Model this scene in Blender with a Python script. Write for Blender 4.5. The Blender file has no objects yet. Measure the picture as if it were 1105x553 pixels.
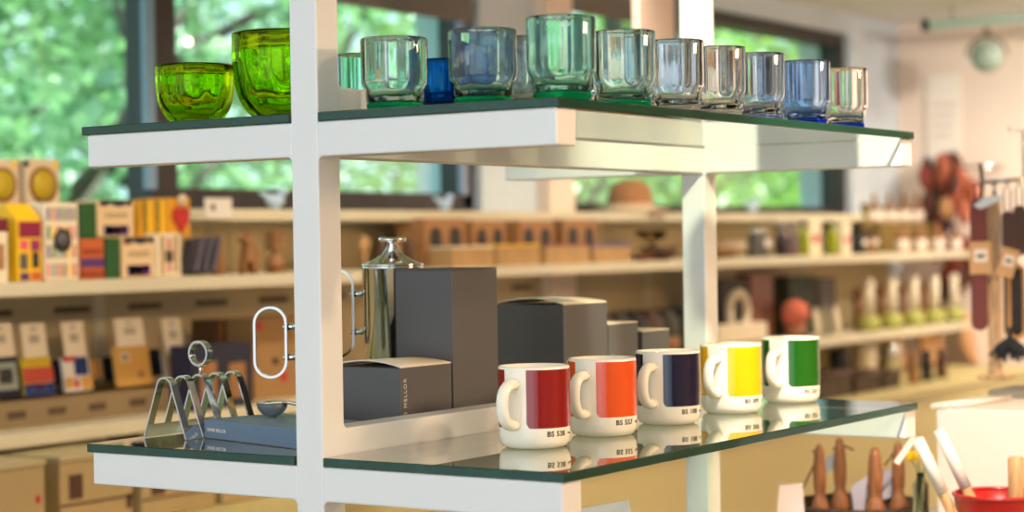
import bpy, bmesh, math, random
from mathutils import Vector, Matrix, noise
random.seed(11)
PI = math.pi
col = bpy.context.scene.collection

# ------------------------------------------------------------------ camera
CP = Vector((1.48428, -1.76602, 0.24697))
YAW, PIT, ROL, FPX = 0.58747, -0.00699, -0.01545, 2113.37
FWD = Vector((-math.sin(YAW)*math.cos(PIT), math.cos(YAW)*math.cos(PIT), math.sin(PIT)))
_r = FWD.cross(Vector((0, 0, 1))).normalized(); _u = _r.cross(FWD)
RT = _r*math.cos(ROL) + _u*math.sin(ROL)
UP = -_r*math.sin(ROL) + _u*math.cos(ROL)
def ray(x, y): return FWD + RT*((x-552.5)/FPX) - UP*((y-276.5)/FPX)
def at(x, y, ax, v):                       # where the sight line of a photo point meets a wall or shelf plane
    d = ray(x, y); return CP + d*((v-CP[ax])/d[ax])
def dp(x, y, depth): return CP + ray(x, y)*depth
cam = bpy.data.cameras.new('camera'); co = bpy.data.objects.new('camera', cam); col.objects.link(co)
co.matrix_world = Matrix(((RT.x, UP.x, -FWD.x, CP.x), (RT.y, UP.y, -FWD.y, CP.y), (RT.z, UP.z, -FWD.z, CP.z), (0, 0, 0, 1)))
cam.sensor_width = 36; cam.lens = FPX/1105*36; cam.clip_start = .05; cam.clip_end = 200
cam.dof.use_dof = True; cam.dof.focus_distance = 2.42; cam.dof.aperture_fstop = 3.7
bpy.context.scene.camera = co

# ------------------------------------------------------------------ materials
def lin(c):
    return tuple(((v/255)/12.92 if v/255 <= .04045 else ((v/255+.055)/1.055)**2.4) for v in c) + (1,)
_m = {}
def mat(name, c, rough=.5, metal=0, var=0, scale=30, bump=0, coat=0, spec=None, emit=None, es=1):
    if name in _m: return _m[name]
    m = bpy.data.materials.new(name); m.use_nodes = True; nt = m.node_tree; b = nt.nodes['Principled BSDF']
    b.inputs['Base Color'].default_value = lin(c); b.inputs['Roughness'].default_value = rough; b.inputs['Metallic'].default_value = metal
    b.inputs['Coat Weight'].default_value = coat
    if spec is not None: b.inputs['Specular IOR Level'].default_value = spec
    if emit: b.inputs['Emission Color'].default_value = lin(emit); b.inputs['Emission Strength'].default_value = es
    if var or bump:
        tc = nt.nodes.new('ShaderNodeTexCoord'); n = nt.nodes.new('ShaderNodeTexNoise'); n.inputs['Scale'].default_value = scale; n.inputs['Detail'].default_value = 4
        nt.links.new(tc.outputs['Object'], n.inputs['Vector'])
        if var:
            r = nt.nodes.new('ShaderNodeValToRGB')
            r.color_ramp.elements[0].position = .3; r.color_ramp.elements[1].position = .7
            r.color_ramp.elements[0].color = tuple(v*(1-var) for v in lin(c)[:3]) + (1,)
            r.color_ramp.elements[1].color = tuple(min(1, v*(1+var)) for v in lin(c)[:3]) + (1,)
            nt.links.new(n.outputs['Fac'], r.inputs['Fac']); nt.links.new(r.outputs['Color'], b.inputs['Base Color'])
        if bump:
            bp = nt.nodes.new('ShaderNodeBump'); bp.inputs['Strength'].default_value = bump; bp.inputs['Distance'].default_value = .002
            nt.links.new(n.outputs['Fac'], bp.inputs['Height']); nt.links.new(bp.outputs['Normal'], b.inputs['Normal'])
    _m[name] = m; return m
def wood(name, c, scale=8, rough=.5):
    if name in _m: return _m[name]
    m = mat(name, c, rough); nt = m.node_tree; b = nt.nodes['Principled BSDF']
    tc = nt.nodes.new('ShaderNodeTexCoord'); mp = nt.nodes.new('ShaderNodeMapping'); mp.inputs['Scale'].default_value = (6, 6, .7)
    n = nt.nodes.new('ShaderNodeTexNoise'); n.inputs['Scale'].default_value = scale*3; n.inputs['Detail'].default_value = 5
    r = nt.nodes.new('ShaderNodeValToRGB'); r.color_ramp.elements[0].position = .35; r.color_ramp.elements[1].position = .65
    r.color_ramp.elements[0].color = tuple(v*.62 for v in lin(c)[:3]) + (1,); r.color_ramp.elements[1].color = tuple(min(1, v*1.12) for v in lin(c)[:3]) + (1,)
    L = nt.links.new; L(tc.outputs['Object'], mp.inputs[0]); L(mp.outputs[0], n.inputs['Vector']); L(n.outputs['Fac'], r.inputs['Fac']); L(r.outputs['Color'], b.inputs['Base Color'])
    return m
def glass(name, c, rough=0.0, ior=1.43, clear=.0, milk=0):
    if name in _m: return _m[name]
    m = bpy.data.materials.new(name); m.use_nodes = True; nt = m.node_tree; nt.nodes.clear()
    o = nt.nodes.new('ShaderNodeOutputMaterial'); g = nt.nodes.new('ShaderNodeBsdfGlass')
    g.inputs['Color'].default_value = lin(c); g.inputs['Roughness'].default_value = rough; g.inputs['IOR'].default_value = ior
    t = nt.nodes.new('ShaderNodeBsdfTransparent'); t.inputs['Color'].default_value = lin(c); mx = nt.nodes.new('ShaderNodeMixShader'); mx.inputs[0].default_value = clear
    nt.links.new(g.outputs[0], mx.inputs[1]); nt.links.new(t.outputs[0], mx.inputs[2]); out = mx
    if milk:
        d = nt.nodes.new('ShaderNodeBsdfTranslucent'); d.inputs['Color'].default_value = lin(c); m2 = nt.nodes.new('ShaderNodeMixShader'); m2.inputs[0].default_value = milk
        nt.links.new(mx.outputs[0], m2.inputs[1]); nt.links.new(d.outputs[0], m2.inputs[2]); out = m2
    nt.links.new(out.outputs[0], o.inputs[0]); _m[name] = m; return m
def pane(name, c, k=1.0):                 # thin clear sheet: passes light straight through, mirrors by angle
    if name in _m: return _m[name]
    m = bpy.data.materials.new(name); m.use_nodes = True; nt = m.node_tree; nt.nodes.clear()
    o = nt.nodes.new('ShaderNodeOutputMaterial'); t = nt.nodes.new('ShaderNodeBsdfTransparent'); g = nt.nodes.new('ShaderNodeBsdfGlossy')
    t.inputs['Color'].default_value = lin(c); g.inputs['Roughness'].default_value = .015; g.inputs['Color'].default_value = (1, 1, 1, 1)
    f = nt.nodes.new('ShaderNodeFresnel'); f.inputs['IOR'].default_value = 1.5
    mx = nt.nodes.new('ShaderNodeMixShader'); mu = nt.nodes.new('ShaderNodeMath'); mu.operation = 'MULTIPLY'; mu.inputs[1].default_value = k; mu.use_clamp = True
    # the sheet's underside is met from within the solid: read the fresnel as if from air
    geo = nt.nodes.new('ShaderNodeNewGeometry'); lw = nt.nodes.new('ShaderNodeVectorMath'); lw.operation = 'DOT_PRODUCT'
    ab = nt.nodes.new('ShaderNodeMath'); ab.operation = 'ABSOLUTE'; om = nt.nodes.new('ShaderNodeMath'); om.operation = 'SUBTRACT'; om.inputs[0].default_value = 1
    pw = nt.nodes.new('ShaderNodeMath'); pw.operation = 'POWER'; pw.inputs[1].default_value = 5
    ad = nt.nodes.new('ShaderNodeMath'); ad.operation = 'MULTIPLY_ADD'; ad.inputs[1].default_value = .96; ad.inputs[2].default_value = .04
    L = nt.links.new
    L(geo.outputs['Normal'], lw.inputs[0]); L(geo.outputs['Incoming'], lw.inputs[1]); L(lw.outputs['Value'], ab.inputs[0]); L(ab.outputs[0], om.inputs[1])
    L(om.outputs[0], pw.inputs[0]); L(pw.outputs[0], ad.inputs[0]); L(ad.outputs[0], mu.inputs[0])
    nt.nodes.remove(f)
    L(mu.outputs[0], mx.inputs[0]); L(t.outputs[0], mx.inputs[1]); L(g.outputs[0], mx.inputs[2]); L(mx.outputs[0], o.inputs[0])
    _m[name] = m; return m

WHITE = mat('powder_white', (228, 226, 222), .32, bump=.02, scale=900, coat=.25)
CHROME = mat('chrome', (225, 222, 218), .07, 1)
HSTEEL = mat('polished_handle', (150, 146, 142), .12, 1)
STEEL = mat('brushed_steel', (200, 198, 192), .22, 1)
CREAM = mat('cream_laminate', (212, 203, 176), .45)
BACKB = mat('back_board', (196, 178, 138), .6, var=.05, scale=3)
DARKF = mat('dark_frame', (44, 36, 34), .45)
KRAFT = mat('kraft', (166, 120, 78), .8, var=.12, scale=40)
KRAFTL = mat('kraft_light', (182, 144, 96), .8, var=.1, scale=40)
BLACK = mat('black', (16, 15, 17), .5)
NAVYM = mat('navy_card', (26, 30, 52), .6)
GREYB = mat('grey_card', (88, 85, 84), .36, bump=.05, scale=500)
LININGM = mat('cream_lining', (226, 212, 190), .7)
PAPER = mat('white_paper', (228, 220, 210), .7)
BEECH = wood('beech', (204, 154, 102)); OAK = wood('oak', (158, 108, 62)); WALNUT = wood('walnut', (84, 54, 36))
YEL = mat('yellow', (240, 190, 20), .5); RED = mat('red', (190, 34, 36), .5); PINK = mat('pink', (222, 96, 110), .6)
GRN = mat('green', (40, 104, 44), .5); BLU = mat('blue', (36, 64, 150), .5); ORG = mat('orange', (196, 96, 44), .5); PUR = mat('purple', (86, 46, 110), .5)
IVORY = mat('ivory', (232, 218, 190), .6); GREYD = mat('grey_dark', (92, 88, 86), .6); TEAL = mat('teal', (60, 150, 150), .5)
GOLD = mat('gold_foil', (214, 186, 130), .35, .8)

# ------------------------------------------------------------------ mesh helpers
def box(bm, x0, x1, y0, y1, z0, z1, bev=0, mi=0, M=None):
    vs = [bm.verts.new((x, y, z)) for x in (x0, x1) for y in (y0, y1) for z in (z0, z1)]
    fs = [bm.faces.new([vs[i] for i in f]) for f in ((0, 1, 3, 2), (4, 6, 7, 5), (0, 4, 5, 1), (2, 3, 7, 6), (0, 2, 6, 4), (1, 5, 7, 3))]
    for f in fs: f.material_index = mi
    if bev:
        es = list({e for f in fs for e in f.edges})
        r = bmesh.ops.bevel(bm, geom=es, offset=bev, segments=2, affect='EDGES', profile=.5)
        vs = list({v for f in r['faces'] for v in f.verts} | {v for v in vs if v.is_valid})
        for f in r['faces']: f.material_index = mi
    if M: bmesh.ops.transform(bm, matrix=M, verts=[v for v in vs if v.is_valid])
    return vs
def lathe(bm, prof, n=48, c=(0, 0, 0), mi=0, lobes=0, amp=0, M=None):
    rings = []
    for r, z in prof:
        if r < 1e-6: rings.append([bm.verts.new((c[0], c[1], c[2]+z))]); continue
        rg = []
        for i in range(n):
            a = 2*PI*i/n; rr = r*(1+amp*math.cos(lobes*a)) if lobes else r
            rg.append(bm.verts.new((c[0]+rr*math.cos(a), c[1]+rr*math.sin(a), c[2]+z)))
        rings.append(rg)
    for a, b in zip(rings, rings[1:]):
        for i in range(n):
            j = (i+1) % n
            if len(a) == 1 and len(b) == 1: continue
            if len(a) == 1: f = bm.faces.new((a[0], b[j], b[i]))
            elif len(b) == 1: f = bm.faces.new((a[i], a[j], b[0]))
            else: f = bm.faces.new((a[i], a[j], b[j], b[i]))
            f.smooth = True; f.material_index = mi
    allv = [v for r_ in rings for v in r_]
    if M: bmesh.ops.transform(bm, matrix=M, verts=allv)
    return allv
def tube(bm, pts, r, n=12, closed=False, mi=0, flat=None):
    """round tube, or a flat strip when flat = (breadth vector, thickness)"""
    P = [Vector(p) for p in pts]; N = len(P); rings = []
    rs = r if isinstance(r, (list, tuple)) else [r]*N
    up = None
    for i in range(N):
        a = P[(i-1) % N] if (closed or i > 0) else P[0]; b = P[(i+1) % N] if (closed or i < N-1) else P[-1]
        t = (b-a).normalized()
        if flat:
            w = Vector(flat[0]); nrm = t.cross(w).normalized(); h = flat[1]/2
            rings.append([bm.verts.new(P[i]+w*s/2+nrm*q) for s, q in ((-1, -h), (1, -h), (1, h), (-1, h))])
        else:
            if up is None: up = Vector((0, 0, 1)) if abs(t.z) < .9 else Vector((1, 0, 0))
            s = t.cross(up).normalized(); up = s.cross(t).normalized()
            rings.append([bm.verts.new(P[i]+(s*math.cos(2*PI*k/n)+up*math.sin(2*PI*k/n))*rs[i]) for k in range(n)])
    m = len(rings[0])
    for i in range(N if closed else N-1):
        A = rings[i]; B = rings[(i+1) % N]
        for k in range(m):
            f = bm.faces.new((A[k], A[(k+1) % m], B[(k+1) % m], B[k])); f.smooth = not flat; f.material_index = mi
    if not closed:
        bm.faces.new(rings[0][::-1]).material_index = mi; bm.faces.new(rings[-1]).material_index = mi
def prism(bm, poly, axis, a0, a1, mi=0, bev=0):
    """polygon in the plane across `axis`, pushed from a0 to a1"""
    def mk(p, a):
        q = [0, 0, 0]; q[axis] = a; o = [i for i in range(3) if i != axis]; q[o[0]] = p[0]; q[o[1]] = p[1]; return bm.verts.new(q)
    A = [mk(p, a0) for p in poly]; B = [mk(p, a1) for p in poly]
    fs = [bm.faces.new(A[::-1]), bm.faces.new(B)]
    for i in range(len(A)): fs.append(bm.faces.new((A[i], A[(i+1) % len(A)], B[(i+1) % len(A)], B[i])))
    for f in fs: f.material_index = mi
    return A+B
def blob(bm, c, r, sq=(1, 1, 1), seg=16, mi=0, nz=0):
    ret = bmesh.ops.create_uvsphere(bm, u_segments=seg, v_segments=seg//2+2, radius=1)
    for v in ret['verts']:
        k = 1+nz*noise.noise(v.co*2.2+Vector(c)*9)
        v.co = Vector((c[0]+v.co.x*r*sq[0]*k, c[1]+v.co.y*r*sq[1]*k, c[2]+v.co.z*r*sq[2]*k))
        for f in v.link_faces: f.smooth = True; f.material_index = mi
def obj(name, bm, m, parent=None, loc=None, rz=0, smooth_angle=False):
    me = bpy.data.meshes.new(name); bmesh.ops.recalc_face_normals(bm, faces=bm.faces[:]); bm.to_mesh(me); bm.free()
    for x in (m if isinstance(m, (list, tuple)) else [m]): me.materials.append(x)
    o = bpy.data.objects.new(name, me); col.objects.link(o)
    if parent: o.parent = parent
    if loc is not None: o.location = loc
    if rz: o.rotation_euler.z = rz
    return o
def thing(name, label, cat, loc=(0, 0, 0), rz=0, group=None):
    o = bpy.data.objects.new(name, None); o.empty_display_size = .05; col.objects.link(o); o.location = loc; o.rotation_euler.z = rz
    o['label'] = label; o['category'] = cat
    if group: o['group'] = group
    return o
def tag(o, label, cat, group=None, kind=None):
    o['label'] = label; o['category'] = cat
    if group: o['group'] = group
    if kind: o['kind'] = kind
    return o
def struct(name, bm, m):
    o = obj(name, bm, m); o['kind'] = 'structure'; return o
def B(): return bmesh.new()
def text_mesh(s, size, ext=.0003, spacing=1.0, bold=0):
    c = bpy.data.curves.new('lettering', 'FONT'); c.body = s; c.size = size; c.extrude = ext; c.resolution_u = 3; c.space_character = spacing; c.align_x = 'LEFT'; c.offset = size*bold
    o = bpy.data.objects.new('lettering', c); col.objects.link(o); bpy.context.view_layer.update()
    me = bpy.data.meshes.new_from_object(o.evaluated_get(bpy.context.evaluated_depsgraph_get()))
    bpy.data.objects.remove(o); bpy.data.curves.remove(c)
    return me
def text_obj(s, size, m, parent, M, name='lettering', spacing=1.0):
    me = text_mesh(s, size, spacing=spacing); me.transform(M); me.materials.clear(); me.materials.append(m); me.name = name
    o = bpy.data.objects.new(name, me); col.objects.link(o); o.parent = parent; return o

# ------------------------------------------------------------------ room
FL, CE = -1.15, 1.215
WX = -2.0
b = B(); box(b, -2.4, 6, -5, 8, FL-.1, FL); struct('floor', b, mat('floor_resin', (150, 136, 108), .5, var=.06, scale=2))
b = B(); box(b, -2.5, 6.1, -5.1, 8.1, CE, CE+.15); struct('ceiling', b, mat('ceiling_paint', (222, 220, 218), .8))
WALLM = mat('wall_paint_daylight_tint', (208, 220, 232), .75); WALLP = mat('wall_paint_warm', (244, 224, 208), .75)  # WALLM: cool daylight on the window wall put into its pale blue colour
SILL = .366; WT = 1.13
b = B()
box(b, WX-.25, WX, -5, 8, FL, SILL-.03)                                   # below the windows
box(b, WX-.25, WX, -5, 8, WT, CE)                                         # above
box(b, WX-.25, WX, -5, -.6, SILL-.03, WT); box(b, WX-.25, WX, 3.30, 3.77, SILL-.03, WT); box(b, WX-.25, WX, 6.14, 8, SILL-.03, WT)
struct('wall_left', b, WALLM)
b = B(); box(b, WX, WX+.05, 3.62, 3.775, FL, CE); struct('trim_1', b, WALLP)   # pilaster between the windows, its warm colour standing in for warmer light
b = B(); box(b, -2.4, 6, 6.66, 6.9, FL, CE); struct('wall_back', b, WALLP)
b = B(); box(b, 5.2, 5.4, -5, 8, FL, CE); struct('wall_right', b, WALLP)
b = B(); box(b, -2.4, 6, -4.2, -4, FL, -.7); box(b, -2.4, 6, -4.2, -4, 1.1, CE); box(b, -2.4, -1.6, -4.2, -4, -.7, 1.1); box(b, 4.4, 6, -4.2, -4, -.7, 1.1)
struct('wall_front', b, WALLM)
b = B(); box(b, WX, WX+.2, -1, 6.6, SILL-.055, SILL-.025, .004); struct('trim_2', b, CREAM)   # window board
def window(n, y0, y1, mull, mw=.09):
    b = B(); f = .055
    yr = mull[0]+mw if mull else y0
    if mull: box(b, WX-.12, WX-.03, y0, yr, SILL-.025, SILL-.006, .002)
    box(b, WX-.12, WX-.03, yr, y1, SILL-.025, SILL+f-.02 if mull else SILL+.01, .003); box(b, WX-.12, WX-.03, y0, y1, WT-f, WT, .003)
    for y, w in [(y0, f), (y1-f, f)] + [(m_, mw) for m_ in mull]: box(b, WX-.12, WX-.03, y, y+w, SILL-.006, WT-f)
    w = struct('window_%d' % n, b, DARKF)
    b = B(); box(b, WX-.085, WX-.075, y0+.02, y1-.02, SILL, WT-.02); obj('window_pane', b, pane('window_glass', (232, 246, 242)), w)
window(1, -.6, 3.30, (1.872,)); window(2, 3.77, 6.14, ())
b = B(); box(b, WX-.028, WX-.012, 1.835, 1.868, SILL+.03, WT-.05); struct('trim_3', b, mat('blue_grey_seal', (120, 150, 176), .4))
b = B(); box(b, WX-.03, WX-.012, 3.215, 3.245, SILL+.03, WT-.05); struct('trim_4', b, mat('steel_trim', (120, 130, 150), .3, .5))
# ------------------------------------------------------------------ outside
b = B(); box(b, -60, -2.26, -20, 60, FL-.3, FL-.1); tag(obj('lawn', b, mat('lawn', (70, 110, 50), .9, var=.3, scale=3)), 'green lawn outside beyond the windows', 'lawn', kind='stuff')
def leafmat(name, c, c2):
    m = bpy.data.materials.new(name); m.use_nodes = True; nt = m.node_tree; nt.nodes.clear()
    o = nt.nodes.new('ShaderNodeOutputMaterial'); d = nt.nodes.new('ShaderNodeBsdfDiffuse'); t = nt.nodes.new('ShaderNodeBsdfTranslucent'); mx = nt.nodes.new('ShaderNodeMixShader')
    g = nt.nodes.new('ShaderNodeBsdfGlossy'); g.inputs['Roughness'].default_value = .35; m2 = nt.nodes.new('ShaderNodeMixShader'); m2.inputs[0].default_value = .09
    tc = nt.nodes.new('ShaderNodeTexCoord'); n = nt.nodes.new('ShaderNodeTexNoise'); n.inputs['Scale'].default_value = 2.3; n.inputs['Detail'].default_value = 3
    r = nt.nodes.new('ShaderNodeValToRGB'); r.color_ramp.elements[0].position = .35; r.color_ramp.elements[1].position = .62
    r.color_ramp.elements[0].color = lin(c); r.color_ramp.elements[1].color = lin(c2)
    L = nt.links.new; L(tc.outputs['Object'], n.inputs['Vector']); L(n.outputs['Fac'], r.inputs['Fac'])
    L(r.outputs[0], d.inputs[0]); L(r.outputs[0], t.inputs[0]); mx.inputs[0].default_value = .5
    L(d.outputs[0], mx.inputs[1]); L(t.outputs[0], mx.inputs[2]); L(mx.outputs[0], m2.inputs[1]); L(g.outputs[0], m2.inputs[2]); L(m2.outputs[0], o.inputs[0]); return m
LEAF = [leafmat('leaf_teal', (100, 150, 112), (172, 214, 150)), leafmat('leaf_green', (104, 156, 66), (196, 226, 110)), leafmat('leaf_mid', (98, 148, 90), (176, 214, 130))]
BARK = mat('bark', (96, 84, 76), .9, var=.3, scale=12)
def tree(x, y, h, R, lm, n, kind):
    t = thing('broadleaf_tree' if kind else 'garden_shrub', 'sunlit broadleaf tree among others outside the shop windows' if kind else 'bushy green shrub growing low outside the windows', 'tree' if kind else 'shrub', (x, y, FL-.1), 0, 'trees outside the windows' if kind else 'shrubs outside the windows')
    rnd = random.Random(int(x*77+y*131)); b = B()
    tube(b, [(0, 0, 0), (.08, .05, h*.35), (-.05, .1, h*.7), (0, 0, h)], [.13, .1, .07, .03], 8)
    for k in range(7):
        a = rnd.uniform(0, 6.28); z = h*rnd.uniform(.25, .8); e = R*rnd.uniform(.5, .95)
        tube(b, [(0, 0.03, z), (math.cos(a)*e*.5, math.sin(a)*e*.5, z+.35), (math.cos(a)*e, math.sin(a)*e, z+.5+rnd.random()*.5)], [.045, .03, .012], 6)
    obj('trunk', b, BARK, t)
    b = B(); cl = [(Vector((rnd.gauss(0, 1), rnd.gauss(0, 1), rnd.gauss(0, 1))).normalized()*rnd.uniform(.25, 1)**.6, rnd.uniform(.16, .34)) for _ in range(44)]
    zc = h*.58; zr = h*.52
    for i in range(n):
        c, cr = cl[rnd.randrange(44)]
        d = Vector((rnd.gauss(0, 1), rnd.gauss(0, 1), rnd.gauss(0, 1))).normalized()*cr*rnd.uniform(.5, 1.1)
        p = Vector(((c.x+d.x)*R, (c.y+d.y)*R, zc+(c.z+d.z*.8)*zr))
        if p.z < .1: continue
        s = rnd.uniform(.035, .075); A = Vector((rnd.gauss(0, 1), rnd.gauss(0, 1), rnd.gauss(0, .6))).normalized(); C = A.orthogonal().normalized()
        C = (C*math.cos(i)+A.cross(C)*math.sin(i))*.55
        b.faces.new([b.verts.new(p+A*s), b.verts.new(p+C*s), b.verts.new(p-A*s), b.verts.new(p-C*s)])
    obj('foliage', b, lm, t)
for i, (x, y, h, R) in enumerate([(-5.2, 5.0, 5.2, 1.7), (-6.2, 7.4, 5.6, 1.9), (-5.4, 9.8, 5.2, 1.8), (-6.6, 12.2, 5.8, 2.0), (-6.0, 15.2, 5.4, 2.1),
                                  (-9.5, 6.5, 7, 2.6), (-10, 10.5, 7.4, 2.8), (-10.5, 14.8, 7.4, 2.9), (-10.5, 19.5, 7.5, 3.0), (-9, 23.5, 7, 2.8), (-13.5, 11, 8.5, 3.4), (-14.5, 18, 9, 3.6), (-14.5, 25.5, 9, 3.8)]):
    tree(x, y, h, R, LEAF[0 if i in (0, 5, 1) else (1 if i in (2, 3, 4, 8, 9) else 2)], 6500 if i < 5 else 5200, True)
for i, (x, y) in enumerate([(-4.4, 3.6), (-4.2, 6.4), (-4.6, 8.6), (-4.4, 11.2), (-5, 13.4)]):
    tree(x, y, 1.9, 1.25, LEAF[(0, 2, 1, 2, 1)[i]], 3000, False)

# ------------------------------------------------------------------ display stand
W, TK, HB = .0406, .0108, .0405
XL, XR, YB, ZU, DT = -.3344, .3678, .987, .4015, .0312
st = thing('display_stand', 'white tubular steel display stand holding mugs, boxes and coloured glassware', 'display stand', (0, 0, FL))
def S(name, b, m=WHITE): o = obj(name, b, m, st); o.location = (0, 0, -FL); return o
Y2 = YB-W
LEV = (-.42, 0, ZU)
b = B(); box(b, 0, W, 0, W, FL, 1.0, .0022); S('post', b)
b = B(); box(b, 0, W, Y2, YB, FL, 1.0, .0022); S('post', b)
def fillet(b, cx, cz, sx, sz, r, axis, a0, a1):
    pts = [(cx, cz)] + [(cx+sx*(r-r*math.sin(t)), cz+sz*(r-r*math.cos(t))) for t in [PI/2*k/6 for k in range(7)]]
    prism(b, pts, axis, a0, a1)
for z in LEV:
    b = B(); box(b, .0006, W-.0006, W-.001, Y2+.001, z-TK-HB, z+DT, .0022)
    for (cy, sy) in ((W-.001, 1), (Y2+.001, -1)):
        fillet(b, cy, z+DT-.001, sy, 1, .010, 0, .001, W-.001); fillet(b, cy, z-TK-HB+.001, sy, -1, .010, 0, .001, W-.001)
    S('cross_beam', b)
    for y0, y1 in ((0, W), (Y2, YB)):
        for x0, x1, cx, sx in ((XL, .001, .001, -1), (W-.001, XR, W-.001, 1)):
            b = B(); box(b, x0, x1, y0+.0005, y1-.0005, z-TK-HB, z-TK, .0022)
            fillet(b, cx, z-TK-HB+.001, sx, -1, .009, 1, y0+.001, y1-.001)
            S('shelf_arm', b)
GE_D = mat('glass_edge_green', (6, 60, 42), .05, spec=.8, var=.25, scale=20); GE_R = GE_D
GT = pane('shelf_glass', (232, 243, 234), 1.25)
for z, nm in zip(LEV, ('lowest', 'lower', 'upper')):
    for x0, x1, side in ((XL-.009, -.0005, 'left'), (W+.0005, XR+.0045, 'right')):
        b = B(); box(b, x0, x1, -.0015, YB-.002, z-TK, z, 0)
        es = [e for e in b.edges]
        bmesh.ops.bevel(b, geom=es, offset=.0011, segments=1, affect='EDGES')
        for f in b.faces: f.normal_update(); f.material_index = 0 if abs(f.normal.z) > .95 else 1
        tag(obj('glass_shelf', b, [GT, GE_D]), 'green-edged glass shelf on the %s side of the stand, %s tier' % (side, nm), 'glass shelf')
# lower tier's pale card
b = B(); p = dp(634, 548, 2.35); box(b, -.05, .05, -.002, .002, -.13, .0, .0006, M=Matrix.Translation(p) @ Matrix.Rotation(.5, 4, 'Z') @ Matrix.Rotation(-.18, 4, 'Y'))
box(b, -.05, .05, -.03, .0, -.42-p.z+.001, -.42-p.z+.004, M=Matrix.Translation(p) @ Matrix.Rotation(.5, 4, 'Z')); box(b, -.012, .012, -.004, 0, -.42-p.z+.002, -.1, M=Matrix.Translation(p) @ Matrix.Rotation(.5, 4, 'Z'))
tag(obj('sign_card', b, PAPER), 'white card on a stand, peeking up from the lowest tier', 'card')

# ------------------------------------------------------------------ mugs
CERA = mat('bone_china', (250, 242, 224), .16)
INK = mat('black_ink', (30, 24, 24), .4); INKG = mat('grey_ink', (120, 100, 80), .5)
MR, MH = .0432, .0985
def make_mug(cname, rgb, code, small, label, y, x=.196):
    t = thing('mug', label, 'mug', (x, y, 0), 0, 'colour block mugs on the lower shelf')
    b = B()
    prof = [(0, .004), (.030, .004), (.031, 0), (.034, .0003), (.0392, .0028), (.0420, .008), (MR, .0155), (MR, MH-.002), (MR-.0012, MH), (MR-.0032, MH-.001), (MR-.004, MH-.006), (MR-.004, .02), (.034, .010), (0, .008)]
    lathe(b, prof, 72); obj('body', b, CERA, t)
    # handle: a D loop towards -Y
    b = B(); pts = []
    z1, z0 = .0785, .0295
    for k in range(19):
        a = PI*k/18; zz = (z1+z0)/2 + (z1-z0)/2*math.cos(a); yy = -(MR-.004) - .030*math.sin(a)**.55
        pts.append((0, yy, zz))
    tube(b, pts, [.0062 if 2 < k < 16 else .0068 for k in range(19)], 14)
    for v in b.verts: v.co.x *= 1.25
    obj('handle', b, CERA, t)
    # colour field wrapping the body either side of the handle
    b = B(); g = math.radians(20.5); r = MR+.00025; n = 90; zt, zb, cr = MH-.0035, .0255, .0055
    cols = []
    for i in range(n+1):
        a = g + (2*PI-2*g)*i/n; d = min(a-g, 2*PI-g-a)*r
        zz = zb + (cr-math.sqrt(max(0, cr*cr-(cr-d)**2)) if d < cr else 0)
        th = a-PI/2; cols.append((b.verts.new((r*math.cos(th), r*math.sin(th), zz)), b.verts.new((r*math.cos(th), r*math.sin(th), zt))))
    for A, C in zip(cols, cols[1:]): f = b.faces.new((A[0], C[0], C[1], A[1])); f.smooth = True
    obj('colour_band', b, mat('glaze_'+cname, rgb, .16), t)
    for s, sz, a0, m_, zz, nm in ((code, .0088, 53, INK, .0155, 'lettering'), (small, .0048, 53+46, INKG, .0165, 'small_lettering')):
        me = text_mesh(s, sz, .0002, 1.12, .022 if s[:2] == 'BS' else 0); r = MR+.0002
        for v in me.vertices:
            th = math.radians(a0)-PI/2 + v.co.x/r; rr = r+v.co.z - (.0022 if 0 else 0); z = zz+v.co.y
            if z < .0155: rr -= (0.0155-z)*.1
            v.co = (rr*math.cos(th), rr*math.sin(th), z)
        me.materials.clear(); me.materials.append(m_); me.name = nm
        o = bpy.data.objects.new(nm, me); col.objects.link(o); o.parent = t
    return t
make_mug('red', (142, 15, 12), 'BS 538', 'Post', 'white mug with a deep red block reading BS 538', .212)
make_mug('orange', (230, 86, 24), 'BS 557', 'Light', 'white mug with an orange block reading BS 557', .372)
make_mug('navy', (24, 18, 50), 'BS 108', 'Air', 'white mug with a dark navy block reading BS 108', .543)
make_mug('yellow', (248, 178, 0), 'BS 309', 'Can', 'white mug with a bright yellow block, fourth in the row', .727)
make_mug('leaf', (24, 88, 10), 'BS 227', 'Deep', 'white mug with a green block reading BS 227', .922)

# ------------------------------------------------------------------ tumblers
def tumbler(x, y, D, H, tint, base, label, group, z=ZU, name='glass_tumbler', lob=0):
    t = thing(name, label, 'glass', (x, y, z), random.uniform(0, 6), group); R = D/2; w = .0023; s = .32*H; q = .86
    b = B()
    prof = [(0, .0083), (R*q-.003, .0083), (R*q-.0008, .0098), (R*q, .013), (R*q+.0003, s-.003), (R-.0015, s+.001), (R-.0003, s+.005), (R, H-.003), (R-.0006, H-.0006), (R-.0016, H), (R-.0028, H-.001),
            (R-w-.0004, H-.004), (R-w-.0006, s+.008), (R*q-w-.0004, s-.002), (R*q-w-.002, .018), (R*q-w-.006, .0155), (0, .0145)]
    lathe(b, prof, 56)
    if lob:
        for v in b.verts:
            rr = math.hypot(v.co.x, v.co.y)
            if rr > R*q-w-.001 and rr < R-w+.0003 or True:
                if rr < R-.0018 and rr > .3*R:
                    a = math.atan2(v.co.y, v.co.x); k = 1+.03*math.cos(lob*a); v.co.x *= k; v.co.y *= k
    obj('cup', b, tint, t)
    b = B(); lathe(b, [(0, 0), (R*q-.006, 0), (R*q-.003, .0008), (R*q-.0012, .003), (R*q-.0005, .0062), (R*q-.0012, .0078), (R*q-.003, .0081), (0, .0081)], 48)
    obj('base', b, base, t); return t
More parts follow.
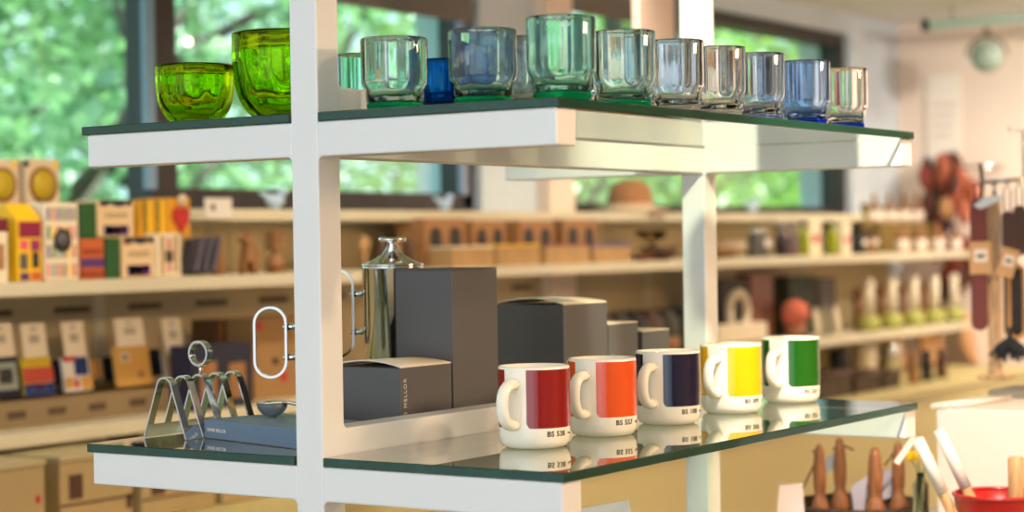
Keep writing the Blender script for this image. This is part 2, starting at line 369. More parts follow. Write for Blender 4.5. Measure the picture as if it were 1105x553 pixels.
G_CLR = glass('clear_glass', (254, 254, 254)); G_TEAL = glass('aqua_glass', (234, 252, 251)); G_AQ2 = glass('pale_aqua_glass', (246, 254, 253))
G_TB = glass('green_base_glass', (90, 236, 196), milk=.22); G_BB = glass('blue_base_glass', (110, 140, 248), milk=.2); G_CB = glass('clear_base_glass', (252, 246, 244), milk=.3)
G_LB = glass('pale_blue_glass', (232, 242, 254)); G_NV = glass('deep_blue_glass', (96, 190, 232)); G_LAV = glass('lavender_base_glass', (214, 212, 250), milk=.25)
G_GR = glass('lime_glass', (218, 242, 90)); G_SM = glass('smoke_glass', (206, 216, 222))
def atx(px, v=.325): p = at(px, 100, 0, v); return p.x, p.y
def dq(px, d): p = dp(px, 100, d); return p.x, p.y
def aty(px, v): p = at(px, 100, 1, v); return p.x, p.y
gf = 'tumblers on the upper shelf'
for px, D, H, tn, bs, lb, lob, yy in ((426, .078, .083, G_AQ2, G_TB, 'wide clear tumbler with green base on the upper shelf, nearest the front post', 8, .045), (521.5, .077, .084, G_AQ2, G_TB, 'clear tumbler with green base, second from the front post along the upper front edge', 8, .045)):
    x, y = aty(px, yy); tumbler(x, y, D, H, tn, bs, lb, gf, lob=lob)
x, y = aty(616.5, .052); tumbler(x-.012, y, .077, .091, G_TEAL, G_TB, 'tallest aqua tumbler with emerald base, at the front corner of the upper shelf', gf, lob=8)
for px, D, H, tn, bs, lb, xx in ((674, .074, .089, G_AQ2, G_TB, 'pale aqua tumbler with green base just behind the corner tumbler', .33), (730, .0685, .088, G_CLR, G_CB, 'colourless tumbler standing right after the green-based tumblers', .33),
        (776, .0685, .088, G_CLR, G_CB, 'colourless tumbler, middle one of the clear three on the right edge', .33), (819, .0685, .088, G_CLR, G_LAV, 'clear tumbler with a faint lavender base beside the blue tumblers', .33),
        (869, .0685, .088, G_LB, G_BB, 'pale blue tumbler with cobalt base, second from the far right end', .33), (911, .067, .086, G_CLR, G_BB, 'clear tumbler with cobalt base at the far right end of the upper shelf', .33)):
    x, y = atx(px, xx); tumbler(x, y, D, H, tn, bs, lb, gf, lob=8)
for x, y, D, H, tn, bs, lb in ((*dq(478, 2.40), .07, .070, G_NV, G_BB, 'deep blue tumbler behind the gap between the two front tumblers'), (*dq(519, 2.47), .074, .092, G_NV, G_NV, 'deep blue tall tumbler seen through the second front tumbler'),
        (*dq(562, 2.34), .069, .090, G_CLR, G_CB, 'clear tumbler standing behind the aqua corner tumbler'), (.245, .33, .069, .088, G_CLR, G_SM, 'clear tumbler with grey base in the second row behind'),
        (.245, .46, .069, .088, G_LB, G_SM, 'pale blue tumbler in the second row behind the clear ones'), (.245, .60, .069, .088, G_CLR, G_LAV, 'clear tumbler in the second row with a lavender tinge'), (.245, .74, .069, .088, G_LB, G_BB, 'pale blue tumbler with cobalt base in the second row'),
        (*dq(392, 2.50), .066, .088, G_TEAL, G_NV, 'teal tumbler half hidden by the front post and first tumbler'), (*dq(572, 2.565), .07, .090, G_SM, G_NV, 'smoky grey tumbler in the back row behind the aqua one'), (.245, .86, .069, .088, G_LB, G_BB, 'pale blue tumbler at the far end of the second row')):
    tumbler(x, y, D, H, tn, bs, lb, gf, lob=8)
def bowl(x, y, D, H, m, label):
    R = D/2; b = B(); out = [(0, 0)]; n = 14
    out = [(0, 0), (R*.36, 0), (R*.44, .001)]
    for k in range(1, n+1):
        a = PI/2*k/n; out.append((R*(.44+.56*math.sin(a)**.9), .001+H*.72*(1-math.cos(a))))
    out += [(R*1.0, H-.003), (R-.0012, H), (R-.0035, H-.001), (R-.0048, H-.006)]
    inn = [(R*(.34+.56*math.sin(PI/2*k/n)**.9)+.0, .010+(H*.72)*(1-math.cos(PI/2*k/n))) for k in range(n, -1, -1)]
    inn = [(min(r, R-.0052), z) for r, z in inn]
    lathe(b, out+inn+[(0, .010)], 64)
    for v in b.verts:
        rr = math.hypot(v.co.x, v.co.y)
        if rr > 1e-4 and rr < R-.002:
            a = math.atan2(v.co.y, v.co.x); k = 1+.012*math.cos(10*a); v.co.x *= k; v.co.y *= k
    o = obj('glass_bowl', b, m, loc=(x, y, ZU)); tag(o, label, 'bowl', 'lime green glass bowls'); return o
x, y = aty(210.5, .062); bowl(x, y, .098, .0735, G_GR, 'small lime green glass bowl at the left end of the upper shelf')
bowl(-.077, .082, .128, .106, G_GR, 'large deep lime green glass bowl behind the front post')

# ------------------------------------------------------------------ things on the lower left glass
ch = Vector((-.83, -.557, 0)); cb = Vector((-.557, .83, 0))
def cafetiere(x, y, R, H, hw, hh, hz, label, kn):
    t = thing('cafetiere', label, 'cafetiere', (x, y, .0), 0)
    b = B(); lathe(b, [(0, 0), (R-.003, 0), (R, .002), (R, H-.004), (R+.0008, H-.003), (R+.0008, H), (0, H)], 64); obj('body', b, CHROME, t)
    b = B(); lathe(b, [(0, H+.0004), (R+.0012, H+.0004), (R+.0012, H+.003), (R*.9, H+.0045), (R*.62, H+.009), (R*.36, H+.017), (R*.2, H+.026*kn), (.006, H+.034*kn), (0, H+.034*kn)], 56); obj('lid', b, CHROME, t)
    b = B(); lathe(b, [(.0045, H+.03*kn), (.005, H+.033*kn), (R*.42, H+.0335*kn), (R*.46, H+.036*kn), (R*.46, H+.039*kn), (R*.40, H+.0405*kn), (0, H+.0405*kn)], 40)
    obj('plunger_knob', b, CHROME, t)
    pts = []; cx = R+.0135+hw/2; r = hw/2; zc0 = hz+r; zc1 = hz+hh-r
    for k in range(13): a = PI*k/12; pts.append(ch*(cx+r*math.cos(a))+Vector((0, 0, zc1+r*math.sin(a))))
    for k in range(13): a = PI+PI*k/12; pts.append(ch*(cx+r*math.cos(a))+Vector((0, 0, zc0+r*math.sin(a))))
    b = B(); tube(b, pts, 0, closed=True, flat=(cb*.0125, .0032)); h = obj('handle', b, HSTEEL, t)
    for z in (hz+hh*.28, hz+hh*.72):
        b = B(); tube(b, [ch*(R-.001)+Vector((0, 0, z)), ch*(R+.0125)+Vector((0, 0, z))], .0045, 14); obj('handle_stud', b, CHROME, t)
        b = B(); tube(b, [ch*(R+.0155)+Vector((0, 0, z)), ch*(R+.018)+Vector((0, 0, z))], .0035, 12); obj('rivet', b, CHROME, h)
cafetiere(-.172, .42, .0425, .2165, .044, .121, .091, 'tall polished steel cafetiere with domed lid beside the tallest grey box', 1)
cafetiere(-.182, .263, .027, .166, .042, .093, .072, 'small polished cafetiere mostly hidden behind the front post, its loop handle showing', .7)

DMS = mat('pale_foil_print', (206, 200, 186), .5)
def carton(x0, x1, y0, y1, h, label, gap=.0, flapm=None, logo=None, loc_name='gift_box'):
    t = thing(loc_name, label, 'box', ((x0+x1)/2, (y0+y1)/2, 0), 0, 'dark grey gift boxes'); a = (x1-x0)/2; c = (y1-y0)/2
    b = B(); box(b, -a, a, -c, c, .0005, h, .0008); obj('body', b, GREYB, t)
    b = B(); n = 10; top = []; bot = []
    for i in range(n+1):                       # lid flap, bowed upward along x
        u = -a+2*a*i/n
        for jn, L_ in ((0, top), (1, bot)):
            L_.append([b.verts.new((u, v, h+.0004+(.0016 if jn == 0 else 0)+gap*math.sin(PI*(i/n))**.8*(1-.35*(v+c)/(2*c)))) for v in (-c, 0, c)])
    for L_ in (top, bot):
        for i in range(n):
            for j in range(2): b.faces.new((L_[i][j], L_[i+1][j], L_[i+1][j+1], L_[i][j+1])).smooth = True
    for i in range(n):
        for j in (0, 2): b.faces.new((top[i][j], top[i+1][j], bot[i+1][j], bot[i][j]))
    for i in (0, n):
        for j in range(2): b.faces.new((top[i][j], top[i][j+1], bot[i][j+1], bot[i][j]))
    obj('lid_flap', b, flapm or GREYB, t)
    if logo:
        size, z0 = logo
        # runs down the +x face near its front edge
        M = Matrix.Translation((a+.0002, -c+.0065, z0)) @ Matrix(((0, 0, 1, 0), (0, 1, 0, 0), (-1, 0, 0, 0), (0, 0, 0, 1)))
        M = Matrix.Translation((a+.0002, -c+.0045, z0)) @ Matrix(((0, 0, 1, 0), (0, 1, 0, 0), (-1, 0, 0, 0), (0, 0, 0, 1)))
        text_obj('DAVID MELLOR', size, DMS, t, M, spacing=1.2)
    return t
def carton_logo_up(t, a, c, size, z0):
    M = Matrix.Translation((a+.0002, -c+.012, z0)) @ Matrix(((0, 0, 1, 0), (0, -1, 0, 0), (1, 0, 0, 0), (0, 0, 0, 1)))
    M = Matrix.Translation((a+.0002, -c+.0125, z0)) @ Matrix(((0, 0, 1, 0), (0, -1, 0, 0), (1, 0, 0, 0), (0, 0, 0, 1))).transposed().transposed()
    # letters' x runs up the face, their tops towards the front edge
    X = Vector((0, 0, 1)); Y = Vector((0, -1, 0)); Z = X.cross(Y)
    M = Matrix.Translation((a+.0002, -c+.0125, z0)) @ Matrix(((X.x, Y.x, Z.x, 0), (X.y, Y.y, Z.y, 0), (X.z, Y.z, Z.z, 0), (0, 0, 0, 1)))
    text_obj('DAVID MELLOR', size, DMS, t, M, spacing=1.25)
t = carton(-.134, -.02, .232, .344, .088, 'low dark grey gift box with lifted cream lid flap nearest the front post', .008, LININGM); carton_logo_up(t, .057, .056, .0088, .001)
carton(-.114, -.02, .3485, .455, .2115, 'tallest dark grey gift box, standing right of the steel cafetiere')
t = carton(-.140, -.02, .625, .747, .155, 'mid-height grey gift box with bulging cream lid, behind the red mug', .009, LININGM); carton_logo_up(t, .06, .061, .009, .001)
t = carton(-.125, -.02, .75, .838, .121, 'slim brownish grey gift box between the bulging box and the last one', .001, LININGM); carton_logo_up(t, .0525, .044, .009, .001)
carton(-.10, -.02, .852, .936, .1055, 'smallest and farthest grey gift box, behind the navy mug', .001, LININGM)

bt = math.atan2(-.059, .203)
t = thing('book', 'slim slate blue book lying flat under the measuring scoop', 'book', (-.253, .118, .0), bt)
b = B(); box(b, 0, .215, 0, .12, .0006, .0245, .001); obj('cover', b, mat('slate_blue', (98, 118, 140), .45, bump=.05, scale=400), t)
X = Vector((1, 0, 0)); M = Matrix.Translation((.008, -.0002, .0095)) @ Matrix(((1, 0, 0, 0), (0, 0, -1, 0), (0, 1, 0, 0), (0, 0, 0, 1)))
text_obj('DAVID MELLOR', .0062, PAPER, t, M, spacing=1.05)

t = thing('measuring_scoop', 'polished steel measuring scoop resting on the blue book', 'scoop', (-.186, .175, .0250))
b = B(); n = 10; r = .0205; prof = [(0, 0)] + [(r*math.sin(PI/2*k/n), r*(1-math.cos(PI/2*k/n))*.92) for k in range(1, n+1)]
prof += [(r+.0006, r*.95), (r-.0012, r*.96)] + [((r-.0014)*math.sin(PI/2*k/n), .0014+(r-.001)*(1-math.cos(PI/2*k/n))*.92) for k in range(n-1, 0, -1)] + [(0, .0014)]
lathe(b, prof, 40); obj('bowl', b, CHROME, t)
b = B(); d = Vector((.93, .05, -.1)).normalized(); tube(b, [Vector((.019, .001, .018)), Vector((.026, .002, .0195)), Vector((.045, .005, .0165)), Vector((.085, .008, .0075))], [.0016, .0024, .0028, .0034], 10); obj('handle', b, CHROME, t)

t = thing('toast_rack', 'polished steel toast rack with five arches and a ring handle', 'toast rack', (-.2885, .152, 0))
hwid, tz = .0365, .079
def arch(y):
    pts = []; rr = .0125
    ang = math.atan2(tz-rr, hwid-rr*.98)
    ts = PI/2-math.atan2(hwid-rr, tz-rr)
    L1 = Vector((-hwid, y, .0015)); pts = [L1]
    for k in range(0, 11):
        a = PI-(PI/2-ts)*0 - .22 - (PI-.44)*k/10
        pts.append(Vector((rr*math.cos(a), y, tz-rr+rr*math.sin(a))))
    pts.append(Vector((hwid, y, .0015))); return pts
for y in (-.064, -.032, 0, .032, .064):
    b = B(); tube(b, arch(y), 0, flat=(Vector((0, .0115, 0)), .0022)); obj('arch', b, CHROME, t)
for s in (-1, 1):
    b = B(); k = .24
    x0, x1 = hwid, hwid-(hwid-.010)*k; z1 = .0015+(tz-.011)*k
    prism(b, [(s*x0-s*.0011, .0008), (s*x0+s*.0011, .0008), (s*x1+s*.0011, z1), (s*x1-s*.0011, z1)], 1, -.0683, .0683); obj('side_rail', b, CHROME, t)
b = B(); tube(b, [(0, 0, tz), (0, 0, tz+.0125)], .0022, 10); obj('handle_stem', b, CHROME, t)
b = B(); R0 = .0155; zc = tz+.0125+R0; prof = []
tube(b, [(R0*math.cos(2*PI*k/40), 0, zc+R0*math.sin(2*PI*k/40)) for k in range(40)], 0, closed=True, flat=(Vector((0, .011, 0)), .0028)); obj('ring_handle', b, CHROME, t)

# ------------------------------------------------------------------ wall shelving
Z1, Z2, Z3 = .18, -.132, -.325
XS = -1.6
sh = thing('wall_shelving', 'long cream wall shelving below the windows with two open shelves', 'shelving', (XS, 3, FL))
def P(name, b, m): o = obj(name, b, m, sh); o.location = (-XS, -3, -FL); return o
for z in (Z1, Z2):
    b = B(); box(b, WX+.012, XS, -.6, 6.5, z-.03, z, .003); P('shelf_board', b, CREAM)
b = B(); box(b, WX+.001, WX+.011, -.6, 6.5, Z3, SILL-.06); P('back_panel', b, BACKB)
for y in (1.62, 2.95, 4.3, 5.6):
    b = B(); box(b, WX+.011, WX+.0155, y, y+.03, Z3+.01, SILL-.08); P('upright', b, CREAM)
for zz, ys in ((Z1-.085, [1.0+.245*k for k in range(12)]), (Z2-.095, [1.05+.3*k for k in range(6)]), (Z2+.035, [])):
    for y in ys:
        b = B(); box(b, WX+.0115, WX+.018, y, y+.11, zz, zz+.014); P('label_holder', b, mat('label_dark', (84, 66, 46), .6))
b = B(); box(b, WX+.012, -1.35, -.6, 6.5, FL, Z3-.03); box(b, WX+.012, -1.33, -.6, 6.55, Z3-.03, Z3-.001, .003)
o = obj('base_cabinet', b, mat('khaki_laminate', (206, 192, 134), .5)); tag(o, 'long khaki base cabinet running beneath the wall shelves', 'cabinet')

def span(px0, px1, ptop, xf, zb):
    ym = at((px0+px1)/2, ptop, 0, xf); return at(px0, ptop, 0, xf).y, at(px1, ptop, 0, xf).y, ym.z-zb
def sbox(name, label, cat, px0, px1, ptop, zb, xf=-1.66, d=.09, m=KRAFT, prints=(), group=None, extra=None, bev=.002):
    """a boxed item standing on a shelf, its printed face towards the shop; prints = (u0,u1,v0,v1,material)"""
    y0, y1, h = span(px0, px1, ptop, xf, zb); w = y1-y0
    t = thing(name, label, cat, (xf-d/2, (y0+y1)/2, zb), 0, group)
    b = B(); box(b, -d/2, d/2, -w/2, w/2, .0005, h, bev); obj('body', b, m, t)
    ms = []; b = B()
    for u0, u1, v0, v1, pm in prints:
        if pm not in ms: ms.append(pm)
        box(b, d/2-.0002, d/2+.0012, -w/2+w*u0, -w/2+w*u1, h*v0, h*v1, mi=ms.index(pm))
    if ms: obj('print', b, ms, t)
    else: b.free()
    if extra: extra(t, d, w, h)
    return t
# --- wooden cases with yellow discs, on the window board
def disc(t, d, w, h):
    b = B(); R_ = min(w, h)*.40; M = Matrix.Translation((d/2-.0005, 0, h*.47)) @ Matrix.Rotation(PI/2, 4, 'Y')
    lathe(b, [(0, .0), (R_, 0), (R_, .004), (R_*.86, .0042), (0, .0042)], 32, M=M); obj('disc_rim', b, mat('amber_rim', (140, 92, 20), .5), t)
    b = B(); M = Matrix.Translation((d/2+.004, 0, h*.47)) @ Matrix.Rotation(PI/2, 4, 'Y'); lathe(b, [(0, 0), (R_*.8, 0), (R_*.78, .002), (0, .004)], 32, M=M); obj('disc', b, mat('mustard', (190, 160, 30), .5), t)
ZS = SILL-.024
PALEW = mat('pale_wood_card', (214, 190, 160), .7)
sbox('toy_case', 'pale case with a round yellow disc at the far left on the window board', 'box', -16, 20, 172, ZS, -1.86, .07, PALEW, [(.8, .93, .84, .96, YEL)], 'disc cases', disc)
sbox('toy_case', 'pale case with a round yellow disc, right one of the pair on the window board', 'box', 27, 64, 172, ZS, -1.86, .07, PALEW, [(.8, .93, .84, .96, YEL), (-.05, .1, .84, .96, BLACK)], 'disc cases', disc)
# --- toys and stationery
g = 'toys and stationery on the upper wall shelf'
def gable(t, d, w, h):
    b = B(); prism(b, [(-d/2, h), (d/2, h), (.004, h*1.28), (-.004, h*1.28)], 1, -w/2, w/2); obj('gable_top', b, YEL, t)
sbox('snack_carton', 'bright yellow gable-topped carton with pink and purple prints', 'carton', 18, 45, 238, Z1, -1.63, .085, YEL,
     [(.08, .95, .72, .98, mat('plum', (140, 24, 60), .5)), (.12, .42, .52, .68, PINK), (.55, .9, .5, .68, mat('plum2', (150, 40, 90), .5)), (.1, .4, .2, .46, GREYD), (.6, .85, .22, .48, NAVYM), (.1, .45, .02, .15, PUR), (.55, .95, .02, .16, ORG)], g, gable)
sbox('toy_tin', 'cream and maroon boxed toy at the extreme left edge beside the yellow carton', 'box', -14, 8, 236, Z1, -1.63, .08, IVORY, [(.0, 1, .8, 1, mat('maroon', (110, 20, 40), .5)), (.3, .8, .2, .6, KRAFT)], g)
pr = []
cols_ = [RED, GRN, BLU, YEL, PINK, TEAL, ORG, GREYD]
rnd = random.Random(5)
for r_ in range(4):
    for c_ in range(6): pr.append((.06+c_*.155, .06+c_*.155+.07, .05+r_*.24, .05+r_*.24+.17, cols_[rnd.randrange(8)]))
def emblem(t, d, w, h):
    b = B(); M = Matrix.Translation((d/2+.0012, 0, h*.52)) @ Matrix.Rotation(PI/2, 4, 'Y'); lathe(b, [(0, 0), (w*.27, 0), (w*.27, .002), (0, .002)], 10, M=M); obj('emblem', b, BLACK, t)
    b = B(); M = Matrix.Translation((d/2+.0033, 0, h*.52)) @ Matrix.Rotation(PI/2, 4, 'Y'); lathe(b, [(0, 0), (w*.17, 0), (w*.17, .001), (0, .001)], 10, M=M); obj('emblem_centre', b, GREYD, t)
sbox('pencil_tin', 'white box printed all over with coloured pencils and a dark round emblem', 'box', 48, 84, 219, Z1, -1.63, .06, IVORY, pr, g, emblem)
sbox('puzzle_box', 'orange and purple striped box right of the pencil box', 'box', 87, 112, 258, Z1, -1.64, .08, ORG, [(0, 1, .3, .52, PUR), (0, 1, .05, .22, mat('rust', (150, 60, 30), .6)), (.1, .9, .62, .75, mat('rust', (150, 60, 30), .6))], g)
def stripes(ms, n): return [(k/n, (k+.96)/n, 0, 1, ms[k % len(ms)]) for k in range(n)]
DG = mat('dark_green', (18, 60, 24), .5)
sbox('crayon_pack', 'green striped pack in the bottom row next to the crayon box', 'box', 113, 129, 257, Z1, -1.64, .08, GRN, stripes([DG, GRN], 5), g)
def cray_pr(): return [(.06, .94, .86, .99, NAVYM), (.1, .2, .82, .95, RED), (.3, .4, .82, .95, IVORY), (.52, .62, .82, .95, BLU), (.75, .85, .82, .95, IVORY), (.16, .84, .06, .32, PUR), (.2, .4, .08, .3, TEAL), (.42, .6, .08, .3, YEL), (.62, .78, .16, .3, RED), (.2, .8, .55, .57, GREYD), (.2, .8, .62, .64, GREYD)]
CRB = mat('crayon_cream', (226, 196, 150), .6)
sbox('crayon_box', 'cream box of crayons with a rainbow patch, in the bottom row', 'box', 131, 167, 256, Z1, -1.64, .08, CRB, cray_pr(), g)
y0, y1, h1 = span(113, 129, 257, -1.64, Z1); ZT = Z1+h1+.001
sbox('crayon_pack', 'green striped pack stacked on top of the orange striped box', 'box', 85, 103, 219, Z1+span(87, 112, 258, -1.64, Z1)[2]+.001, -1.65, .07, GRN, stripes([DG, GRN], 6), g)
sbox('crayon_box', 'cream box of crayons with a rainbow patch, stacked in the top row', 'box', 105, 144, 216, ZT, -1.65, .07, CRB, cray_pr(), g)
sbox('pattern_box', 'small cream box with dotted pattern right of the bottom crayon box', 'box', 169, 195, 252, Z1, -1.64, .08, IVORY, [(.15, .3, .05, .95, KRAFTL), (.45, .55, .1, .9, RED), (.7, .85, .1, .95, KRAFTL), (.35, .65, .35, .6, GREYD)], g)
YO = mat('ochre_box', (214, 156, 24), .5)
sbox('striped_box', 'ochre yellow striped box stacked behind the crayon boxes', 'box', 149, 181, 216, ZT, -1.68, .09, YO, stripes([YO, mat('olive', (130, 104, 24), .5), YEL], 7), g)
def heart(t, d, w, h):
    b = B(); pts = []
    for k in range(32):
        a = 2*PI*k/32; hx = 16*math.sin(a)**3; hy = 13*math.cos(a)-5*math.cos(2*a)-2*math.cos(3*a)-math.cos(4*a); pts.append((hx/34*w*.8, h*.48+hy/34*h*.8))
    prism(b, pts, 0, d/2+.001, d/2+.008); obj('heart', b, RED, t)
    b = B(); blob(b, (d/2+.01, 0, h*.95), w*.2, (.5, 1, 1)); obj('toy_head', b, PALEW, t)
sbox('toy_box', 'ochre box with a big red heart on its front', 'box', 182, 205, 214, ZT, -1.68, .09, mat('amber_box', (226, 160, 40), .5), (), g, heart)
# grey books leaning
for k, (px, lb) in enumerate(((197, 'grey notebook leaning at the front of its small row'), (206, 'grey notebook leaning behind the first one'), (215, 'grey notebook leaning third, nearest the wooden cylinder'))):
    p = at(px, 295, 0, -1.66); b = B(); box(b, -.005, .005, -.045, .045, 0, .085, .001, M=Matrix.Rotation(-.32, 4, 'X') @ Matrix.Rotation(PI/2-.35, 4, 'Z'))
    zmin = min(v.co.z for v in b.verts); t = thing('notebook', lb, 'notebook', (-1.68, p.y+.04, Z1-zmin+.0006), 0, g); obj('cover', b, mat('notebook_grey', (88, 82, 92), .7), t)
p = at(235, 292, 0, -1.68); b = B(); lathe(b, [(0, 0), (.014, 0), (.0155, .003), (.0155, .085), (.011, .094), (0, .096)], 24); tag(obj('wooden_cylinder', b, OAK, loc=(-1.68, p.y, Z1+.0005)), 'upright rounded wooden toy cylinder beside the grey notebooks', 'toy', g)
# clear sign holder
y0, y1, h = span(220, 249, 214, -1.72, Z1)
t = thing('sign_holder', 'clear acrylic holder with a small white notice on top', 'sign', (-1.72, (y0+y1)/2, Z1)); w = y1-y0
b = B(); box(b, -.0015, .0015, -w/2, w/2, .0005, h); box(b, -.03, .03, -w/2, w/2, .0005, .003); obj('holder', b, pane('acrylic', (244, 244, 240)), t)
b = B(); box(b, .0017, .0027, -w/2, w/2, h*.74, h); obj('notice', b, PAPER, t)
b = B(); box(b, .0028, .0032, -w*.28, -w*.12, h*.84, h*.92); obj('print', b, GREYD, t)
# wooden horse and stacked figure
p = at(268, 291, 0, -1.66); t = thing('wooden_horse', 'little wooden toy horse standing on the upper wall shelf', 'toy', (-1.66, p.y, Z1))
b = B(); prism(b, [(-.022, 0), (-.018, 0), (-.016, .03), (.008, .03), (.012, 0), (.022, 0), (.026, .045), (.018, .07), (.006, .085), (.002, .098), (-.006, .105), (-.010, .094), (-.026, .086), (-.022, .076), (-.010, .078), (-.014, .05)], 0, -.012, .012); obj('body', b, OAK, t)
p = at(297, 291, 0, -1.66); t = thing('wooden_figure', 'stacked wooden toy figure next to the wooden horse', 'toy', (-1.66, p.y, Z1))
b = B(); box(b, -.016, .016, -.022, .026, .0005, .006); lathe(b, [(0, .006), (.01, .006), (.024, .018), (.02, .034), (.008, .05), (.008, .058)], 16); obj('body', b, OAK, t)
b = B(); [box(b, -.015, .015, -.022, .018, .058+.016*k, .071+.016*k, .002) for k in range(3)]; box(b, -.007, .007, -.01, .006, .055, .105); obj('block_head', b, OAK, t)
# pale bird ornament on window board
def bird(px, label, s=1.0):
    p = at(px, 216, 0, -1.9); b = B(); blob(b, (0, 0, .024*s), .02*s, (.8, 1.7, .9)); blob(b, (0, .03*s, .046*s), .012*s); tube(b, [(0, -.02*s, .03*s), (0, -.06*s, .045*s)], [.01*s, .004*s], 8); lathe(b, [(0, 0), (.01, 0), (.012, .01)], 10)
    tag(obj('bird_ornament', b, mat('pale_blue_china', (190, 214, 240), .3), loc=(-1.9, p.y, ZS+.0005)), label, 'ornament')
bird(297, 'pale blue bird ornament on the window board above the wooden toys', 1.0); bird(480, 'pale blue bird ornament by the right end of the first window', .9); bird(812, 'pale blue bird ornament on the board of the far window', 1.1)
# --- utensils and figures right of the front post
p = at(394, 285, 0, -1.7); t = thing('wooden_spoon', 'upright wooden spoon with a round bowl on the upper wall shelf', 'spoon', (-1.7, p.y, Z1)); b = B(); box(b, -.012, .012, -.012, .012, 0.0005, .004); tube(b, [(0, 0, .003), (0, 0, .05)], .006, 10); blob(b, (0, 0, .068), .022, (.4, 1, 1)); obj('body', b, BEECH, t)
for px, hh, m_, lb in ((412, .092, WALNUT, 'dark rounded wooden figure beside the wooden spoon'), (427, .078, OAK, 'small brown wooden figure between two dark ones'), (441, .082, WALNUT, 'dark wooden figure nearest the kraft boxes')):
    p = at(px, 285, 0, -1.7); b = B(); lathe(b, [(0, 0), (.016, 0), (.017, hh*.3), (.014, hh*.8), (.008, hh*.96), (0, hh)], 20); tag(obj('wooden_figure', b, m_, loc=(-1.7, p.y, Z1+.0005)), lb, 'figure', 'turned figures')
def arches(t, d, w, h):
    b = B()
    for u in (-.24, .24): prism(b, [(w*u-w*.13, h*.35), (w*u+w*.13, h*.35), (w*u+w*.13, h*.7), (w*u+w*.07, h*.82), (w*u-w*.07, h*.82), (w*u-w*.13, h*.7)], 0, d/2, d/2+.0015)
    obj('print', b, BLACK, t)
for k, (a0, a1, tp) in enumerate(((458, 502, 236), (510, 546, 238), (560, 598, 238), (608, 645, 237))):
    sbox('kraft_box', 'brown kraft box with two black arches, %s in the back row' % ('first from the left', 'second from the left', 'third from the left', 'last on the right')[k], 'box', a0, a1, tp, Z1, -1.76, .1, KRAFT, (), 'kraft boxes on the upper wall shelf', arches)
for k, (a0, a1, tp, tc_) in enumerate(((489, 533, 268, IVORY), (538, 582, 266, YEL), (590, 636, 266, mat('brick', (150, 90, 80), .6)), (641, 680, 266, BLU))):
    def lidp(t, d, w, h, tc_=tc_):
        b = B(); box(b, -d/2-.001, d/2+.001, -w/2-.001, w/2+.001, h, h+.006, .001); obj('lid', b, tc_, t)
    sbox('kraft_tray', 'low kraft tray with %s lid in the front row' % ('an ivory', 'a yellow', 'a dull red', 'a blue')[k], 'tray', a0, a1, tp, Z1, -1.63, .08, KRAFTL, (), 'kraft trays on the upper wall shelf', lidp)
# hat and dome on the far window board
p = at(680, 224, 0, -1.9); t = thing('sun_hat', 'brown and white hat resting on the far window board', 'hat', (-1.9, p.y, ZS+.0005)); b = B(); lathe(b, [(0, 0), (.13, 0), (.135, .006), (.085, .016), (.08, .03)], 32); obj('brim', b, PALEW, t)
b = B(); lathe(b, [(.08, .022), (.08, .05), (.065, .095), (.03, .112), (0, .112)], 32); obj('crown', b, mat('straw_brown', (170, 120, 80), .8), t)
p = at(645, 224, 0, -1.9)
# --- jars, bowls, bottles
def lathe_item(name, label, cat, px, prof, m, xf=-1.7, zb=Z1, group=None, n=24, base_py=280):
    p = at(px, base_py, 0, xf); b = B(); lathe(b, prof, n); return tag(obj(name, b, m, loc=(xf, p.y, zb+.0006)), label, cat, group)
def scaled(prof, s, sz=None): return [(r*s, z*(sz or s)) for r, z in prof]
BW = [(0, 0), (.03, 0), (.055, .02), (.066, .045), (.062, .045), (.05, .022), (.026, .006), (0, .006)]
JAR = [(0, 0), (.03, 0), (.032, .004), (.032, .055), (.024, .062), (.024, .064)]
gj = 'kitchen goods on the upper wall shelf'
lathe_item('wooden_bowl', 'small brown wooden bowl left of the rear post', 'bowl', 712, BW, WALNUT, group=gj)
lathe_item('glass_dish', 'clear stemmed glass dish left of the rear post', 'dish', 703, [(0, 0), (.03, 0), (.008, .01), (.008, .05), (.05, .075), (.055, .1), (.05, .1), (.04, .08), (0, .07)], glass('pale_dish', (240, 232, 214), .05), -1.8, group=gj)
lathe_item('clay_dish', 'flat reddish clay dish behind the glass dish', 'dish', 694, scaled(BW, .55, .5), mat('clay', (120, 60, 30), .7), -1.68, group=gj)
lathe_item('wooden_bowl', 'brown wooden bowl just right of the rear post', 'bowl', 778, scaled(BW, .9, .8), OAK, -1.66, group=gj)
lathe_item('serving_bowl', 'pale wooden bowl stacked behind the brown bowl', 'bowl', 790, scaled(BW, 1.1, 1.2), PALEW, -1.84, group=gj)
def jar(px, label, bm_, lm_, s=1.0, xf=-1.68):
    p = at(px, 275, 0, xf); t = thing('storage_jar', label, 'jar', (xf, p.y, Z1+.0005), 0, gj); b = B(); lathe(b, scaled(JAR, s), 24); obj('body', b, bm_, t)
    b = B(); lathe(b, [(0, .064*s), (.027*s, .064*s), (.028*s, .078*s), (.02*s, .082*s), (0, .082*s)], 24); obj('lid', b, lm_, t)
    b = B(); box(b, .0305*s, .0335*s, -.018*s, .018*s, .03*s, .05*s); obj('jar_label', b, PAPER, t)
jar(818, 'dark jar with a shiny lid between bowls and bottles', GREYD, STEEL, 1.25)
jar(925, 'dark jar with a black lid right of the oil bottles', BLACK, BLACK, 1.1)
jar(937, 'amber jar beside the stacked wooden brushes', OAK, BLACK, 1.1)
BOT = [(0, 0), (.024, 0), (.026, .004), (.026, .072), (.018, .09), (.0095, .1), (.0095, .118), (0, .118)]
